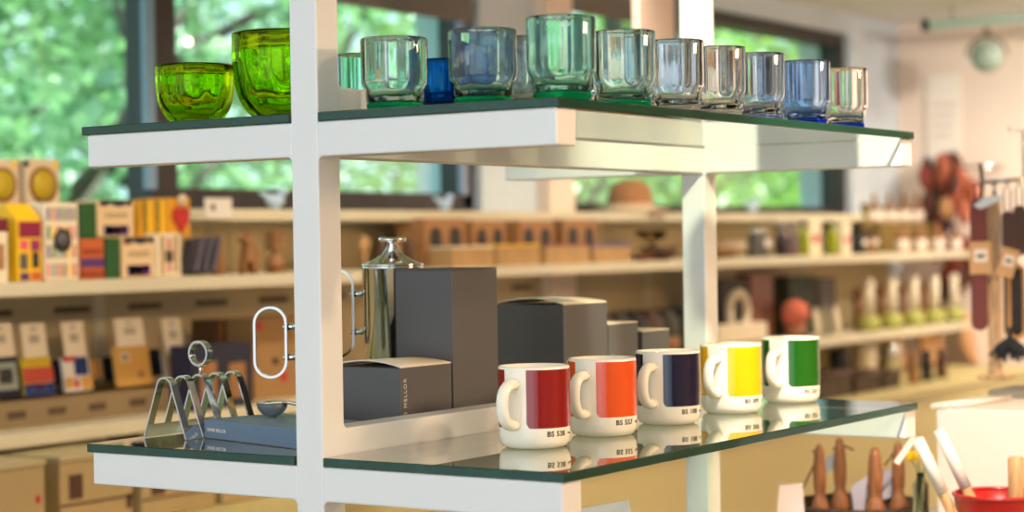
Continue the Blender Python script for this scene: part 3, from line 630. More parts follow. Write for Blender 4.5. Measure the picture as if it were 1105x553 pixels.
def bottle(px, label, m, capm, s=1.0, xf=-1.66):
    p = at(px, 274, 0, xf); t = thing('bottle', label, 'bottle', (xf, p.y, Z1+.0005), 0, gj); b = B(); lathe(b, scaled(BOT, s), 20); obj('body', b, m, t)
    b = B(); lathe(b, scaled([(0, .1185), (.011, .1185), (.011, .134), (0, .134)], s), 16); obj('cap', b, capm, t)
OIL = mat('olive_oil', (150, 160, 14), .15)
bottle(843, 'dark bottle with pale cap left of the oil bottles', mat('dark_bottle', (34, 20, 24), .2), mat('lilac_cap', (170, 170, 200), .4), .92)
bottle(855, 'translucent mauve bottle next to the first green oil bottle', mat('mauve_bottle', (120, 96, 100), .3), mat('lilac_cap', (170, 170, 200), .4), .86)
bottle(867, 'bright olive green oil bottle with black cap, left one', OIL, BLACK, .95); bottle(898, 'bright olive green oil bottle with black cap, right one', OIL, BLACK, .95)
sbox('tea_packet', 'cream packet with a red band between the oil bottles', 'packet', 874, 886, 236, Z1, -1.66, .05, IVORY, [(.2, .8, .35, .55, RED)], gj)
sbox('tea_packet', 'cream packet with a red band right of the oil bottles', 'packet', 909, 918, 240, Z1, -1.66, .05, IVORY, [(.2, .8, .35, .55, RED)], gj)
# dish brushes: two tiers
def wbrush(x, y, z, label):
    t = thing('dish_brush', label, 'brush', (x, y, z), 0, 'dish brushes standing at the far end of the upper wall shelf')
    b = B(); lathe(b, [(0, 0), (.026, 0), (.03, .05), (.022, .052), (0, .052)], 14); obj('bristles', b, mat('bristle', (244, 226, 210), .8), t)
    b = B(); lathe(b, [(0, .0525), (.028, .0525), (.03, .062), (.02, .075), (.01, .085), (.009, .12), (0, .124)], 14); obj('wooden_head', b, OAK, t)
p0 = at(972, 272, 0, -1.66).y
for k in range(4): y = at(974+k*19, 272, 0, -1.66).y; wbrush(-1.66, y, Z1+.0006, 'wooden brush with white bristles, %s in the front row at the shelf end' % ('first', 'second', 'third', 'last')[k])
y0 = at(944, 252, 0, -1.80).y; y1 = at(990, 252, 0, -1.80).y
b = B(); box(b, -1.85, -1.75, y0-.06, y1+.05, Z1+.0005, Z1+.125, .003); tag(obj('wooden_riser', b, mat('olive_wood', (120, 96, 40), .7, var=.2, scale=20)), 'wooden riser block carrying the back row of brushes', 'riser')
for k in range(4): wbrush(-1.80, y0+(y1-y0)*k/3, Z1+.1258, 'wooden brush with white bristles, %s on the riser behind' % ('first', 'second', 'third', 'last')[k])
lathe_item('wooden_pestle', 'slender olive wood piece standing left of the riser', 'pestle', 934, [(0, 0), (.02, 0), (.02, .1), (.012, .16), (.02, .2), (0, .21)], mat('olive_wood', (120, 96, 40)), -1.8, group=gj)

# ------------------------------------------------------------------ second shelf
ZR = -.078
b = B(); box(b, -1.96, -1.70, at(-20, 440, 0, -1.7).y, at(212, 430, 0, -1.7).y, Z2+.0006, ZR, .002); t = thing('display_riser', 'long low brown riser under the textile packs on the lower wall shelf', 'riser', (0, 0, 0)); obj('body', b, mat('riser_brown', (140, 118, 84), .7), t)
for k in range(5):
    b = B(); y_ = at(8+k*44, 440, 0, -1.7).y; box(b, -1.6999, -1.698, y_, y_+.05, ZR-.034, ZR-.018); obj('label_strip', b, mat('label_dark', (84, 66, 46), .6), t)
def pack(px0, px1, ptop, pmid, pbot, label, body_m, prints, backs, shape=0):
    """hanging textile pack with a cream header card, leaning back in its row"""
    xf = -1.74; y0 = at(px0, pbot, 0, xf).y; y1 = at(px1, pbot, 0, xf).y; w = y1-y0; pm_ = (px0+px1)/2
    H = at(pm_, ptop, 0, xf).z-ZR; Hm = at(pm_, pmid, 0, xf).z-ZR
    t = thing('textile_pack', label, 'pack', (xf, (y0+y1)/2, ZR+.007), 0, 'textile packs on the lower wall shelf'); t.rotation_euler.y = -.16
    b = B(); box(b, -.012, .0, -w/2, w/2, .0005, Hm, .004); obj('folded_cloth', b, body_m, t)
    b = B(); box(b, .0005, .0025, -w*.40, w*.40, Hm*.98, H, .0005); o = obj('header_card', b, IVORY, t)
    b = B(); box(b, .0026, .003, -w*.1, w*.1, H-(H-Hm)*.22, H-(H-Hm)*.12); box(b, .0026, .003, -w*.16, w*.16, H-(H-Hm)*.6, H-(H-Hm)*.35); obj('card_print', b, mat('faded_print', (176, 166, 146), .7), o)
    ms = []; b = B()
    for u0, u1, v0, v1, pm in prints:
        if pm not in ms: ms.append(pm)
        box(b, .0002, .0012, -w/2+w*u0, -w/2+w*u1, Hm*v0, Hm*v1, mi=ms.index(pm))
    if ms: obj('cloth_print', b, ms, t)
    else: b.free()
    b = B(); ms = []
    for k, bm_ in enumerate(backs):                # folded edges of the packs filed behind
        if bm_ not in ms: ms.append(bm_)
        box(b, -.16, -.016-.004, w/2+.003+k*.011, w/2+.011+k*.011, .027, Hm*(.9-.02*(k % 3)), mi=ms.index(bm_))
    if ms: obj('filed_cloths', b, ms, t)
    else: b.free()
NVY = mat('navy_cloth', (18, 22, 40), .8); SIL = mat('silver_print', (150, 156, 146), .5); SAND = mat('sand_cloth', (150, 112, 70), .8); YC = mat('yellow_cloth', (206, 156, 78), .7); YB_ = mat('lemon_cloth', (206, 176, 30), .7)
PKC = mat('pink_cloth', (196, 80, 66), .8); BLC = mat('blue_cloth', (30, 50, 110), .8)
pack(-10, 25, 352, 388, 436, 'black pack with a silver round motif at the far left edge', NVY, [(.2, .9, .2, .85, SIL), (.35, .75, .35, .7, NVY)], [YB_]*3)
pack(28, 60, 352, 388, 436, 'yellow, pink and blue pack with a cream header card', YB_, [(0, 1, .32, .72, PKC), (0, 1, 0, .3, BLC), (.2, .8, .1, .16, SIL), (.35, .65, .18, .26, RED)], [NVY]*4)
pack(72, 101, 350, 387, 432, 'white, red and blue patterned pack with a cream header card', PAPER, [(0, .5, .85, 1, RED), (.4, .9, .45, .95, BLC), (0, .3, .1, .4, YC), (.6, 1, .05, .4, YC), (.35, .5, .1, .35, RED)], [SAND, SAND, YC, SAND, SAND])
pack(128, 166, 346, 376, 424, 'mustard yellow pack with a pale spot motif and cream header card', YC, [(.15, .42, .6, .85, PALEW), (.22, .35, .66, .78, BLACK), (.6, .75, .2, .35, SAND)], [NVY]*5)
pack(180, 205, 346, 384, 410, 'cream pack with a yellow and red round motif beside the mustard pack', PALEW, [(.15, .9, .1, .9, YC), (.35, .7, .3, .7, RED)], [NVY]*2)
sbox('navy_box', 'dark navy display box with brown windows on the lower wall shelf', 'box', 207, 272, 372, Z2, -1.625, .07, NAVYM, [(.12, .4, .15, .75, OAK), (.6, .88, .15, .7, OAK)], 'lower shelf boxes')
sbox('cardboard_box', 'brown cardboard box with slotted lid behind the navy box', 'box', 232, 256, 345, Z2, -1.80, .08, mat('brown_card', (110, 74, 36), .8), stripes([WALNUT, OAK], 5), 'lower shelf boxes')
sbox('cardboard_box', 'tan cardboard box with dark and red spots right of the navy box', 'box', 273, 330, 342, Z2, -1.70, .09, mat('tan_card', (158, 120, 74), .8), [(.35, .45, .42, .5, BLACK), (.04, .16, .85, .96, RED), (.5, .62, .2, .32, RED)], 'lower shelf boxes')
# dark jars row seen past the grey boxes
for k in range(6):
    px = 648+k*17; m_ = (WALNUT, mat('dk_olive', (48, 50, 34), .4), BLACK, WALNUT, mat('dk_olive', (48, 50, 34), .4), BLACK)[k]
    lathe_item('stoneware_jar', '%s dark stoneware jar from the left in the lower shelf row' % ('first', 'second', 'third', 'fourth', 'fifth', 'sixth')[k], 'jar', px, [(0, 0), (.04, 0), (.05, .03), (.05, .11), (.03, .14), (.034, .15), (0, .15)], m_, -1.72, Z2, 'dark jars on the lower wall shelf', base_py=355)
for k, (px, m_) in enumerate(((664, PALEW), (694, IVORY), (722, OAK))):
    lathe_item('clay_cup', '%s small cup in front of the dark jars' % ('beige', 'ivory', 'brown')[k], 'cup', px, [(0, 0), (.03, 0), (.04, .06), (.036, .06), (.026, .006), (0, .006)], m_, -1.64, Z2, base_py=362)
# goods right of the rear post
def ring(t, d, w, h):
    b = B(); R_ = min(w, h)*.32; M = Matrix.Translation((d/2+.004, w*.05, h*.5)) @ Matrix.Rotation(PI/2, 4, 'Y')
    tube(b, [M @ Vector((R_*math.cos(2*PI*k/28), R_*math.sin(2*PI*k/28), 0)) for k in range(28)], .016, 10, closed=True); obj('ring', b, IVORY, t)
g2 = 'goods on the lower wall shelf right of the rear post'
sbox('wreath_box', 'dark box fronted by a pale ring on the lower wall shelf', 'box', 778, 808, 301, Z2, -1.728, .12, mat('dark_brown_card', (44, 34, 26), .7), (), g2, ring)
sbox('leather_folder', 'reddish brown leather folder standing right of the dark ring box', 'folder', 810, 834, 296, Z2, -1.72, .06, mat('leather', (118, 62, 40), .55), [(.5, .8, .2, .5, WALNUT)], g2)
sbox('green_box', 'dark green box behind the pink ball', 'box', 852, 880, 298, Z2, -1.78, .1, mat('dk_green_card', (44, 52, 36), .7), (), g2)
sbox('grey_box', 'slate grey box right of the dark green box', 'box', 884, 902, 300, Z2, -1.78, .1, mat('slate_card', (92, 84, 84), .7), (), g2)
sbox('low_crate', 'low cream crate along the lower shelf edge beneath the ring box', 'crate', 776, 828, 350, Z2, -1.62, .07, IVORY, [(.05, .95, .1, .3, KRAFTL)], g2)
p = at(858, 345, 0, -1.66); t = thing('wool_ball', 'salmon pink wool ball on a striped cup', 'wool ball', (-1.66, p.y, Z2+.0005), 0, g2)
b = B(); lathe(b, [(0, 0), (.035, 0), (.042, .06), (0, .062)], 20); obj('cup', b, mat('stripe_cup', (150, 96, 70), .7, var=.3, scale=60), t); b = B(); blob(b, (0, 0, .098), .052, nz=.15); obj('ball', b, mat('salmon', (206, 110, 88), .9, bump=.4, scale=80), t)
for k, px in enumerate((884, 894, 905)):
    p = at(px, 352, 0, -1.66); b = B(); blob(b, (0, 0, .055), .03, (.35, .8, 2.0)); zmin = min(v.co.z for v in b.verts)
    for v in b.verts: v.co.z -= zmin
    bmesh.ops.rotate(b, verts=b.verts, matrix=Matrix.Rotation(.3, 3, 'X')); zmin = min(v.co.z for v in b.verts)
    tag(obj('oval_dish', b, (IVORY, mat('sage_dish', (150, 146, 110), .5), IVORY)[k], loc=(-1.66, p.y, Z2-zmin+.0006)), ('ivory oval dish leaning first after the wool ball', 'sage oval dish leaning between two ivory ones', 'ivory oval dish leaning last before the vases')[k], 'dish', g2)
# diffusers: yellow-green base jar, white tube
for k in range(5):
    px = (938, 963, 987, 1009, 1030)[k]; p = at(px, 352, 0, -1.68)
    t = thing('reed_diffuser', 'yellow-green bottle with tall white sleeve, %s from the left' % ('first', 'second', 'third', 'fourth', 'fifth')[k], 'diffuser', (-1.68, p.y, Z2+.0005), 0, 'diffusers on the lower wall shelf')
    b = B(); lathe(b, [(0, 0), (.042, 0), (.044, .05), (.03, .062), (0, .062)], 20); obj('jar', b, mat('lime_jar', (176, 178, 90), .4), t)
    b = B(); lathe(b, [(0, .0625), (.02, .0625), (.02, .21), (0, .21)], 16); obj('sleeve', b, IVORY, t)
    b = B(); lathe(b, [(0, .0), (.018, .0), (.018, .17), (0, .17)], 16, c=(-.09, .03, 0)); tag(obj('kraft_tube', b, OAK, loc=(-1.68, p.y+.06, Z2+.0005)), 'brown card tube behind the %s diffuser' % ('first', 'second', 'third', 'fourth', 'fifth')[k], 'tube', 'card tubes on the lower wall shelf')

# ------------------------------------------------------------------ on the base cabinet
CD = mat('card_tan', (178, 154, 108), .8, var=.05, scale=10)
def cdbox(px0, px1, ptop, xf, d, label, prints=()):
    def lid(t, d_, w, h):
        b = B(); box(b, -d_/2-.002, d_/2+.003, -w/2-.002, w/2+.002, h, h+.01, .001); obj('lid', b, mat('card_lid', (184, 170, 128), .8), t)
    sbox('storage_carton', label, 'carton', px0, px1, ptop, Z3, xf, d, CD, prints, 'cartons on the base cabinet', lid)
cdbox(-20, 48, 506, -1.42, .26, 'open topped carton at the bottom left corner of the view', [(.85, .92, .5, .6, RED)])
cdbox(64, 143, 494, -1.46, .24, 'tan carton with a dark square window, second from the left', [(.12, .3, .45, .8, WALNUT), (.9, .98, .2, .4, WALNUT), (0, 1, .36, .39, WALNUT)])
cdbox(153, 232, 496, -1.46, .24, 'tan carton with a dark square window, third from the left', [(.12, .3, .4, .75, WALNUT), (0, 1, .32, .35, WALNUT)])
cdbox(240, 330, 494, -1.46, .24, 'tan carton half hidden by the stand\'s front post', [(.2, .34, .4, .7, WALNUT)])
for k, (a0, a1, tp, m_, lb) in enumerate(((884, 918, 404, mat('dk_basket', (70, 54, 34), .8, var=.3, scale=60), 'brown woven basket on the base cabinet left of the others'), (924, 950, 404, mat('dk_basket', (70, 54, 34)), 'brown woven basket in the middle of the base cabinet'), (955, 972, 402, mat('dk_basket', (70, 54, 34)), 'small brown woven basket near the bread boards'))):
    y0, y1, h = span(a0, a1, tp, -1.42, Z3); w = y1-y0; t = thing('basket', lb, 'basket', (-1.5, (y0+y1)/2, Z3), 0, 'baskets on the base cabinet'); b = B()
    box(b, -.08, .08, -w/2, w/2, .0005, .006); [box(b, x0, x1, yy0, yy1, .006, h) for x0, x1, yy0, yy1 in ((-.08, -.07, -w/2, w/2), (.07, .08, -w/2, w/2), (-.07, .07, -w/2, -w/2+.01), (-.07, .07, w/2-.01, w/2))]; obj('body', b, m_, t)
    b = B(); tube(b, [(-.08, -w/2, h), (.08, -w/2, h), (.08, w/2, h), (-.08, w/2, h)], .007, 8, closed=True); obj('rim', b, WALNUT, t)
for k, px in enumerate((905, 935, 962)):
    lathe_item('metal_tin', '%s tin standing behind the baskets' % ('dark', 'pale', 'silvery')[k], 'tin', px, [(0, 0), (.04, 0), (.04, .13), (.034, .136), (0, .136)], (BLACK, IVORY, STEEL)[k], -1.68, Z3, base_py=390)
for k, (px, r_, ln) in enumerate(((975, .10, .3), (1003, .13, .4), (1035, .12, .42))):
    p = at(px, 395, 0, -1.72); b = B(); a = r_
    pts = [(a*math.cos(t_), .11+.11*math.sin(t_)) for t_ in [2*PI*q/28 for q in range(28)]]
    A = prism(b, pts, 0, -.01, .01); bmesh.ops.bevel(b, geom=b.edges[:], offset=.002, segments=1, affect='EDGES'); bmesh.ops.rotate(b, verts=b.verts, matrix=Matrix.Rotation(-.2, 3, 'Y')); zm = min(v.co.z for v in b.verts)
    tag(obj('bread_board', b, BEECH, loc=(-1.74+.05*k, p.y, Z3-zm+.0006)), 'honey coloured round-ended wooden board, %s of three leaning' % ('left', 'middle', 'right')[k], 'board', 'bread boards on the base cabinet')
for k, px in enumerate((985, 1000, 1016)):
    lathe_item('wooden_mill', ('short', 'dark', 'slim')[k]+' turned wooden mill in front of the bread boards', 'mill', px, [(0, 0), (.028, 0), (.02, .03), (.026, .06), (.014, .09), (.02, .11), (0, .125)], (OAK, BLACK, WALNUT)[k], -1.45, Z3, base_py=400)

# ------------------------------------------------------------------ near right: table, brushes, bucket
ZTB = -.30
t = thing('display_table', 'pale table at the lower right carrying the brushes and bucket', 'table', (.65, 1.75, FL))
b = B(); box(b, -.65, .65, -.73, .72, ZTB-FL-.03, ZTB-FL, .003); obj('tabletop', b, CREAM, t)
for sx in (-.6, .6):
    for sy in (-.68, .67): b = B(); box(b, sx-.025, sx+.025, sy-.025, sy+.025, 0, ZTB-FL-.0305); obj('leg', b, CREAM, t)
pc = dp(1010, 441, 3.35); BX, BY, BZ = pc.x, pc.y, pc.z
t = thing('display_plinth', 'white box-shaped display plinth behind the red bucket', 'plinth', (BX+.33, BY+.5, ZTB)); b = B(); box(b, -.33, .33, -.5, .5, .0006, BZ-ZTB, .003); obj('body', b, mat('plinth_white', (234, 224, 212), .55), t)
p = dp(1092, 421, 3.6); b = B(); box(b, -.04, .09, -.07, .07, .0006, .014, .002); tag(obj('grey_tray', b, mat('tray_grey', (130, 122, 108), .6), loc=(p.x+.02, p.y, BZ)), 'flat grey-brown tray lying on top of the white plinth', 'tray')
# bundle of pale sticks
for k in range(4):
    b = B(); d = Vector((.035, .26, 0)).normalized(); q = Vector((BX+.004+.011*k, BY+.012+.012*k, BZ+.005)); tube(b, [q-d*.028, q+d*.16], .0045, 8)
    tag(obj('paper_straw', b, PAPER, loc=(0, 0, 0)), 'white stick lying across the corner of the plinth, %s in the bundle' % ('first', 'second', 'third', 'fourth')[k], 'stick', 'white sticks on the plinth')
# red bucket
bc = dp(1078, 535, 3.0); br = .068
t = thing('red_bucket', 'small red tin bucket with green lower band holding wooden handled tools', 'bucket', (bc.x, bc.y, ZTB)); hb = bc.z-ZTB
b = B(); lathe(b, [(0, .0006), (br*.72, .0006), (br*.93, hb*.72), (br, hb), (br+.002, hb+.002), (br-.002, hb+.001), (br*.9, hb*.72), (br*.68, .004), (0, .004)], 48); obj('body', b, mat('bucket_red', (176, 24, 22), .3, coat=.4), t)
b = B(); lathe(b, [(br*.83, hb*.40), (br*.935+.001, hb*.74), (br*.94+.0025, hb*.76), (br*.9, hb*.74), (br*.83, hb*.40)], 48)
obj('band', b, mat('bucket_green', (20, 110, 70), .35), t)
b = B(); tube(b, [(br*math.cos(2*PI*k/40), br*math.sin(2*PI*k/40), hb+.002) for k in range(40)], .0032, 8, closed=True); obj('rim', b, mat('bucket_red', (176, 24, 22)), t)
def sleeved(p0, p1, f, r, label, sleeve=True):
    P0, P1 = Vector(p0), Vector(p1); t = thing('wooden_tool', label, 'tool', P0, 0, 'tools in the red bucket'); D = P1-P0
    b = B(); tube(b, [(0, 0, 0), D*(f if sleeve else .98), D*(f+.002 if sleeve else 1)], [r*1.05, r, r*.8], 14); obj('wooden_handle', b, BEECH, t)
    if sleeve: b = B(); tube(b, [D*f, D], r*1.12, 14); obj('paper_sleeve', b, PAPER, t)
inb = Vector((bc.x, bc.y, ZTB+.02))
sleeved(inb+Vector((-.018, -.022, 0)), dp(990, 474, 2.98), .62, .0085, 'beech stick with white sleeve leaning left out of the bucket, lower one')
sleeved(inb+Vector((.0, .03, 0)), dp(1013, 464, 3.05), .60, .0085, 'beech stick with white sleeve leaning left out of the bucket, upper one')
sleeved(inb+Vector((.03, -.005, 0)), dp(1096, 493, 3.0), .7, .012, 'stout beech handle standing upright at the right of the bucket', False)
# basket of dusters
kc = dp(938, 545, 3.42); kr = .115
t = thing('round_basket', 'dark brown round basket holding upright wooden brush handles', 'basket', (kc.x-.02, kc.y, ZTB)); hk = kc.z-ZTB
b = B(); lathe(b, [(0, .0006), (kr*.8, .0006), (kr, hk), (kr-.006, hk), (kr*.78, .006), (0, .006)], 40); obj('body', b, mat('wicker_dark', (66, 48, 34), .8, var=.4, scale=80, bump=.6), t)
b = B(); tube(b, [(kr*math.cos(2*PI*k/40), kr*math.sin(2*PI*k/40), hk) for k in range(40)], .005, 8, closed=True); obj('rim', b, mat('wicker_dark', (66, 48, 34)), t)
TW = wood('turned_wood', (158, 98, 56))
def duster(px, top, depth, label, cord=None, fat=1.0):
    tp = dp(px, top, depth); z0 = ZTB+.008; H = tp.z-z0
    t = thing('wooden_brush', label, 'brush', (tp.x, tp.y, z0), 0, 'brushes in the dark basket')
    b = B(); lathe(b, scaled([(0, 0), (.018, 0), (.022, .03), (.02, .05), (0, .05)], fat, 1), 16); obj('bristles', b, BLACK, t)
    b = B(); k = fat; lathe(b, [(0, .0505), (.016*k, .0505), (.017*k, H*.36), (.011*k, H*.48), (.0085*k, H*.52), (.0105*k, H*.56), (.0115*k, H*.72), (.009*k, H*.9), (.006*k, H*.97), (0, H)], 18); obj('handle', b, TW, t)
    if cord:
        b = B(); pts = [dp(a, c_, depth)-tp+Vector((0, 0, H)) for a, c_ in cord]; tube(b, pts, .0018, 6); obj('leather_cord', b, mat('cord', (110, 66, 44), .7), t)
duster(884, 479, 3.40, 'turned wooden brush handle at the left of the basket with a long cord', [(884, 484), (876, 488), (884, 491), (866, 528)])
duster(906, 472, 3.46, 'tallest turned wooden brush handle, second in the basket', [(906, 480), (898, 486), (906, 479), (921, 486)])
duster(944, 482, 3.38, 'stout wooden brush handle in the middle of the basket', [(944, 486), (938, 500), (940, 512)], 1.15)
duster(969, 477, 3.44, 'turned wooden brush handle at the right of the basket with a slanting cord', [(969, 482), (961, 494), (954, 503)])
def card(pts, depth, label, m_, nm='price_tag'):
    b = B(); F_ = [dp(x_, y_, depth) for x_, y_ in pts]; B_ = [dp(x_, y_, depth)+FWD*.0015 for x_, y_ in pts]
    n_ = (F_[1]-F_[0]).cross(F_[2]-F_[1]).normalized()*.0008
    V1 = [b.verts.new(v+n_) for v in F_]; V2 = [b.verts.new(v-n_) for v in F_]; b.faces.new(V1); b.faces.new(V2[::-1])
    for i in range(len(V1)): b.faces.new((V1[i], V2[i], V2[(i+1) % len(V1)], V1[(i+1) % len(V1)]))
    tag(obj(nm, b, m_), label, 'tag')
LIL = mat('lilac_paper', (196, 186, 196), .7); PKP = mat('pink_paper', (222, 200, 196), .7)
card([(841, 524), (866, 522), (868, 556), (838, 558)], 3.3, 'pinkish white tag hanging at the left of the dark basket', PKP)
card([(889, 497), (901, 488), (903, 506), (890, 512)], 3.5, 'small grey tag between the first two brush handles', LIL)
card([(918, 526), (940, 511), (941, 552), (922, 556)], 3.45, 'large lilac tag hanging left of the stout handle', LIL)
card([(951, 510), (964, 505), (965, 536), (952, 540)], 3.5, 'lilac tag hanging right of the stout handle', LIL)
card([(964, 499), (984, 471), (989, 474), (970, 502)], 3.2, 'white edge of a folded price card beside the right brush', PAPER)
# small jar with yellow flower
p = dp(996, 530, 3.3); b = B()
jz = p.z-ZTB
t = thing('bud_vase', 'little glass bottle with yellow flowers between basket and plinth', 'vase', (p.x-.004, p.y, ZTB)); b = B(); lathe(b, [(0, .0006), (.013, .0006), (.014, .05), (.013, jz+.01), (.006, jz+.022), (.007, jz+.03), (.0045, jz+.03), (.0045, jz+.02), (0, .01)], 20); obj('bottle', b, glass('vase_glass', (226, 230, 214)), t)
b = B(); [tube(b, [(0, 0, jz), (a_*.5, c_*.5, jz+.04), (a_, c_, jz+.05)], .001, 5) for a_, c_ in ((.012, .004), (-.014, -.004), (0, -.01))]; obj('stems', b, GRN, t)
b = B(); [blob(b, (a_, c_, jz+.054+d_), .009, nz=.4) for a_, c_, d_ in ((.012, .004, 0), (-.014, -.004, .004), (0, -.01, .008))]; obj('blossoms', b, YEL, t)

# ------------------------------------------------------------------ hanging rack on the plinth
q = dp(1073, 300, 4.0); RKX, RKY = q.x, q.y
t = thing('hanging_rack', 'pale wooden upright with a metal rail for hanging brushes', 'rack', (RKX, RKY, BZ+.0006))
zt = dp(1073, 212, 4.0).z-BZ; b = B(); box(b, -.013, .013, -.008, .008, 0, zt, .002); box(b, -.03, .03, -.03, .03, 0, .008, .002); obj('upright', b, wood('pale_ash', (222, 180, 136)), t)
a_ = dp(1060, 197, 4.0); c_ = dp(1125, 192, 4.0); O = Vector((RKX, RKY, BZ+.0006))
b = B(); tube(b, [a_-O, c_-O], .0045, 10); tube(b, [dp(1073, 214, 4.0)-O, dp(1073, 194, 4.0)-O], .005, 8); obj('rail', b, STEEL, t)
b = B(); tube(b, [dp(1089, 137, 4.0)-O, dp(1089, 141, 4.0)-O, dp(1104, 141, 4.0)-O, dp(1105, 193, 4.0)-O], .0028, 8); obj('hook_arm', b, STEEL, t)
b = B(); tube(b, [dp(1058, 176, 4.0)-O, dp(1060, 197, 4.0)-O, dp(1059, 226, 4.0)-O], .004, 8); obj('end_bracket', b, BLACK, t)
def hang(px0, px1, y0, y1, m_, label, depth=3.97, cordto=None, tagp=None, name='clothes_brush', oval=False):
    T = dp((px0+px1)/2, y0, depth); Bm = dp((px0+px1)/2, y1, depth); w = (px1-px0)*depth/FPX; H = (Bm-T).length
    t = thing(name, label, 'brush', T, YAW, 'brushes hanging from the rail')
    b = B(); r_ = w/2*.98; pts = []
    for k in range(13): an = PI*k/12; pts.append((r_*math.cos(an), -r_+r_*math.sin(an)))
    for k in range(13): an = PI+PI*k/12; pts.append((r_*math.cos(an), -H+r_+r_*math.sin(an)))
    prism(b, pts, 1, -.006, .006); obj('back', b, m_, t)
    if cordto:
        C_ = dp((px0+px1)/2, cordto, depth); hh = (C_-T).length
        b = B(); tube(b, [(-.006, 0, -.004), (-.007, 0, hh*.6), (0, 0, hh), (.007, 0, hh*.6), (.006, 0, -.004)], .0018, 6); obj('cord_loop', b, BLACK, t)
    if tagp:
        a0, a1, c0, c1, rot = tagp; s = depth/FPX; cx = ((a0+a1)/2-(px0+px1)/2)*s; zz = -((c0+c1)/2-y0)*s; ww = (a1-a0)*s/2; hh = (c1-c0)*s/2
        M = Matrix.Translation((cx, -.010, zz)) @ Matrix.Rotation(rot, 4, 'Y')
        b = B(); box(b, -ww, ww, -.0008, .0008, -hh, hh, M=M); tg = obj('kraft_tag', b, mat('kraft_tag', (196, 156, 112), .8), t)
        b = B(); box(b, -ww*.62, ww*.62, -.0016, -.0009, -hh*.25, hh*.55, M=M); obj('white_label', b, PAPER, tg)
        b = B(); box(b, -ww*.35, ww*.35, -.002, -.0017, .0, hh*.22, M=M); obj('tag_print', b, GREYD, tg)
    if oval:
        b = B(); pts = []
        for k in range(15): an = PI*k/14; pts.append((r_*.75*math.cos(an), -.016, -r_*.9+r_*.75*math.sin(an)))
        for k in range(15): an = PI+PI*k/14; pts.append((r_*.75*math.cos(an), -.016, -H+r_*.9+r_*.75*math.sin(an)))
        tube(b, pts, .0045, 8, closed=True); obj('wooden_rim', b, BEECH, t)
        b = B(); box(b, -r_*.66, r_*.66, -.018, -.007, -H+r_*.9, -r_*.9); obj('bristles', b, BLACK, t)
hang(1047, 1064, 214, 357, mat('oxblood', (104, 44, 44), .6), 'long oxblood strap-shaped brush hanging at the left end of the rail', cordto=196, tagp=(1044, 1068, 261, 296, 0))
card([(1050, 222), (1062, 213), (1084, 210), (1078, 217), (1058, 226)], 3.93, 'pale blue tag folded over the top of the oxblood brush', mat('sky_paper', (196, 214, 232), .6))
hang(1081, 1093, 228, 272, mat('dark_walnut_hanger', (62, 36, 34), .5), 'dark brown oval handle hanging by a loop, left of two', cordto=194, tagp=(1076, 1095, 268, 299, .3))
hang(1093, 1107, 222, 276, mat('dark_walnut_hanger', (62, 36, 34)), 'dark brown oval handle hanging by a loop, right of two', cordto=194)
hang(1083, 1105, 285, 366, WALNUT, 'black bristled brush with a pale wooden oval rim hanging low', 4.03, oval=True, cordto=270)
p = dp(1090, 380, 3.95); b = B(); rnd = random.Random(3)
for k in range(60):
    a = rnd.uniform(-1.3, 1.3); l_ = rnd.uniform(.03, .05); tube(b, [(0, 0, .03), (math.sin(a)*l_*.6, rnd.uniform(-.012, .012), .01), (math.sin(a)*l_, rnd.uniform(-.015, .015), -l_*.45*math.cos(a))], [.004, .004, .001], 5)
tube(b, [(0, 0, .02), (0, .0, .05)], .004, 8)
tag(obj('feather_duster', b, mat('feather_grey', (48, 48, 52), .9), loc=p), 'dark grey feather duster hanging at the right edge of the view', 'duster')

# ------------------------------------------------------------------ far right: wall goods and lamp
t = thing('hanging_satchels', 'cluster of orange and red leather goods on pegs on the back wall', 'bags', (at(1030, 200, 1, 6.6).x, 6.6, dp(1030, 205, 8.6).z))
rnd = random.Random(8)
for k in range(36):
    px = rnd.uniform(1006, 1054); py = rnd.uniform(176, 244); p = at(px, py, 1, 6.55)-Vector(t.location); b = B()
    blob(b, (p.x, p.y-rnd.random()*.14, p.z), rnd.uniform(.026, .042), (.8, .45, 1.5), nz=.6)
    obj('pouch', b, (mat('tan_leather', (176, 92, 64), .6), mat('red_leather', (138, 56, 42), .6), mat('brown_leather', (90, 48, 36), .6), mat('navy_leather', (40, 44, 66), .6), mat('gold_leather', (180, 132, 86), .5))[(0, 1, 0, 2, 0, 1, 0, 2, 1, 0, 4, 3, 2, 0)[k % 14]], t)
b = B(); tube(b, [(-.12, -.05, .1), (.2, -.05, .1)], .008, 8); tube(b, [(-.12, -.05, .1), (-.12, .06, .1)], .008, 8); tube(b, [(.2, -.05, .1), (.2, .06, .1)], .008, 8); obj('peg_rail', b, STEEL, t)
t = thing('hanging_scarves', 'dark red leather goods hanging below the first cluster on the back wall', 'bags', (at(1030, 290, 1, 6.6).x, 6.6, dp(1030, 300, 8.6).z))
for k in range(8):
    px = 1012+k*6; p = at(px, 262+rnd.uniform(0, 50), 1, 6.56)-Vector(t.location); b = B(); blob(b, (p.x, p.y, p.z), .05, (1, .5, 1.3), nz=.4); obj('pouch', b, (mat('red_leather', (138, 56, 42)), mat('brown_leather', (90, 48, 36)), mat('red_leather', (138, 56, 42)))[k % 3], t)
p0 = at(1000, 82, 1, 6.65); p1 = at(1038, 170, 1, 6.65); b = B(); box(b, p0.x, p1.x, 6.645, 6.655, p1.z, p0.z, .001)
t = tag(obj('wall_poster', b, mat('poster_white', (250, 240, 228), .6)), 'pale poster with faint grey lines on the back wall', 'poster')
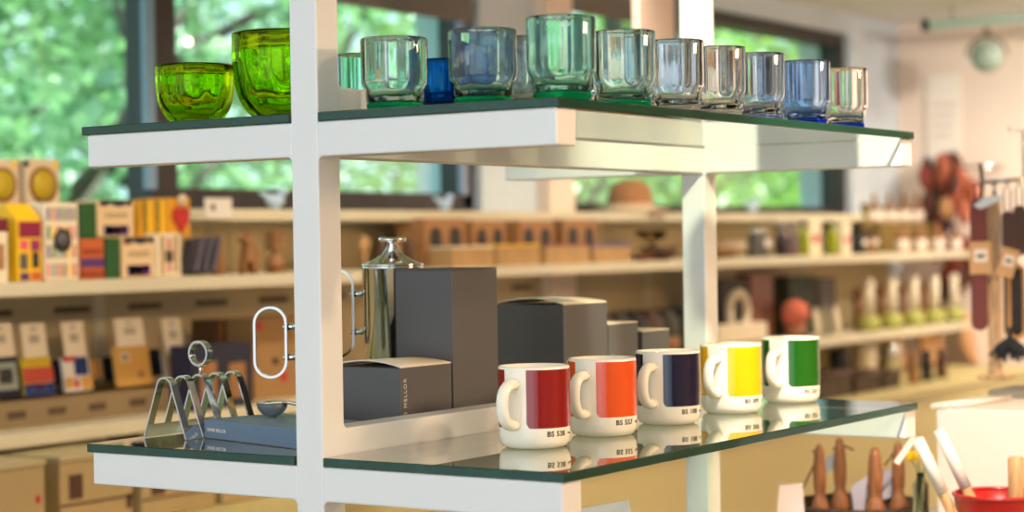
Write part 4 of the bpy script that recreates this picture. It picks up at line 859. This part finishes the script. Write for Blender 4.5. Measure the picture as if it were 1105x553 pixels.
b = B(); [box(b, p0.x+.03, p1.x-.02-.01*k, 6.643, 6.6448, p0.z-.14-.045*k, p0.z-.132-.045*k) for k in range(4)]; obj('print', b, mat('faint_grey', (206, 190, 180), .7), t)
# lighting track + spotlight
a_ = dp(1003, 27, 8.3); b_ = a_+Vector((1.1, 0, 0))
b = B(); box(b, a_.x, b_.x, a_.y-.02, a_.y+.02, a_.z-.02, a_.z+.02, .003); t = thing('lighting_track', 'pale green metal lighting track under the ceiling at the right', 'lighting track', (0, 0, 0)); obj('rail', b, mat('track_green', (186, 208, 198), .4), t)
b = B(); box(b, a_.x-.03, a_.x-.0005, a_.y-.024, a_.y+.024, a_.z-.026, a_.z+.024, .004); obj('end_cap', b, BLACK, t)
for u in (.1, .8): b = B(); tube(b, [(a_.x+u, a_.y, a_.z+.02), (a_.x+u, a_.y, CE)], .006, 8); obj('hanger', b, STEEL, t)
s_ = dp(1065, 60, 8.25); t = thing('spotlight', 'round grey-green spotlight hanging from the lighting track', 'spotlight', s_)
b = B(); R_ = .07; M = Matrix.Rotation(YAW-.25, 4, 'Z') @ Matrix.Rotation(-PI/2, 4, 'X') @ Matrix.Translation((0, 0, -.05))
lathe(b, [(0, 0), (.045, 0), (.066, .03), (R_, .1), (.064, .1), (.06, .09)], 28, M=M); obj('housing', b, mat('lamp_green', (150, 168, 156), .4), t)
b = B(); lathe(b, [(0, .088), (.06, .088), (.06, .092), (0, .092)], 28, M=M); obj('lens', b, mat('lamp_back', (176, 186, 176), .3), t)
b = B(); pts = [M @ Vector((math.cos(an)*.082, math.sin(an)*.082, .05)) for an in [PI+PI*k/12 for k in range(13)]]
zs = -1 if (M @ Vector((0, -1, 0))).z < 0 else 1
pts = [M @ Vector((math.cos(an)*.082, math.sin(an)*.082*zs*-1, .05)) for an in [PI+PI*k/12 for k in range(13)]]
pts = [Vector((v.x, v.y, abs(v.z))) for v in pts]; tube(b, pts, .006, 8); tube(b, [(0, 0, .08), (0, 0, a_.z-.021-s_.z)], .012, 10); obj('yoke', b, mat('lamp_brown', (110, 100, 78), .5), t)
# glowing ball on a wire, added for a lamp's reflection in the first window
p = at(203, 45, 0, -1.93); t = thing('reflection_ball', 'glowing ball added for a spotlight reflection in the first window pane', 'reflection', (-1.93, p.y, p.z))
b = B(); blob(b, (0, 0, 0), .011); obj('glow_ball', b, mat('reflection_glow', (255, 240, 210), .5, emit=(255, 244, 224), es=3.2), t)
b = B(); tube(b, [(0, 0, .011), (0, 0, CE-p.z)], .0008, 5); obj('added_wire', b, BLACK, t)
# blinds
p = at(450, 16, 0, -1.975); b = B(); box(b, -1.985, -1.975, 2.0, 3.22, p.z, CE-.01); tag(obj('roller_blind', b, mat('blind_grey', (120, 112, 108), .8)), 'grey roller blind drawn part way down the first window', 'blind')
p = at(650, 18, 0, -1.975); b = B(); box(b, -1.985, -1.975, 3.8, 4.62, p.z, CE-.01); tag(obj('roller_blind', b, mat('blind_grey', (120, 112, 108))), 'grey roller blind at the near end of the far window', 'blind')
# pale hanging panel
a_ = at(687, 80, 0, -1.0); c_ = at(725, 80, 0, -1.0); t = thing('hanging_sign', 'pale pinkish panel with a dark edge hung from the ceiling left of the rear post', 'panel', (-1.0, (a_.y+c_.y)/2, a_.z))
w_ = (c_.y-a_.y)/2; b = B(); box(b, -.01, .01, -w_, w_, 0, CE-a_.z, .001); obj('board', b, mat('panel_pink', (236, 214, 204), .6), t)
b = B(); box(b, -.011, .012, w_, w_+.02, 0, CE-a_.z, .001); obj('edge_strip', b, mat('teal_grey', (60, 84, 84), .4), t)

# ------------------------------------------------------------------ light
w = bpy.data.worlds.new('sky'); bpy.context.scene.world = w; w.use_nodes = True; bg = w.node_tree.nodes['Background']; bg.inputs[0].default_value = (.74, .89, 1.0, 1); bg.inputs[1].default_value = 2.3
def light(kind, name, loc, to, power, c, **k):
    l = bpy.data.lights.new(name, kind); l.energy = power; l.color = c
    for a, v in k.items(): setattr(l, a, v)
    o = bpy.data.objects.new(name, l); col.objects.link(o); o.location = loc; o.rotation_euler = (Vector(to)-Vector(loc)).to_track_quat('-Z', 'Y').to_euler(); return o
light('SUN', 'sun', (0, 0, 20), (-9, -7, 2), 14.5, (1, .95, .84), angle=.02)
light('AREA', 'daylight_front_window', (.2, -3.9, .25), (0.2, 3, .0), 34, (.86, .93, 1), shape='RECTANGLE', size=5.0, size_y=1.7)
light('AREA', 'added_ceiling_fill', (.6, -2.0, CE-.02), (.6, -2.0, -1), 30, (.95, .96, 1), shape='RECTANGLE', size=5.0, size_y=2.6)  # soft overhead fill, added to brighten the stand's front faces
WARM = (1, .84, .62)
for i, (x, y, p_) in enumerate(((-.9, .9, 7), (-.9, 2.3, 8), (-.9, 3.7, 9), (-.9, 5.1, 10), (-.6, 6.0, 8))):
    light('SPOT', 'shelf_spot', (x, y, CE-.04), (-1.75, y+.15, -.05), p_*6, WARM, spot_size=1.62, spot_blend=.8, shadow_soft_size=.06)
light('SPOT', 'stand_spot', (.80, .10, CE-.05), (.24, .93, .33), 185, (1, .86, .70), spot_size=.75, spot_blend=.6, shadow_soft_size=.035)
light('SPOT', 'stand_spot', (1.75, .1, CE-.05), (.15, .5, .0), 46, (1, .74, .48), spot_size=.9, spot_blend=.6, shadow_soft_size=.04)
light('SPOT', 'end_wall_spot', (.6, 4.9, CE-.05), (.3, 6.6, .5), 430, (1, .91, .82), spot_size=2.2, spot_blend=.9, shadow_soft_size=.1)
light('AREA', 'ceiling_lamp', (3.0, 1.6, CE-.03), (2.2, 1.4, -1), 185, (1, .66, .38), shape='SQUARE', size=1.0)
sc = bpy.context.scene
sc.view_settings.view_transform = 'Standard'; sc.view_settings.look = 'None'; sc.view_settings.gamma = 1; sc.view_settings.exposure = 0; sc.view_settings.use_curve_mapping = False
sc.cycles.max_bounces = 14; sc.cycles.transmission_bounces = 14; sc.cycles.transparent_max_bounces = 14; sc.cycles.sample_clamp_indirect = 4; sc.cycles.use_denoising = True
sc.cycles.blur_glossy = .5
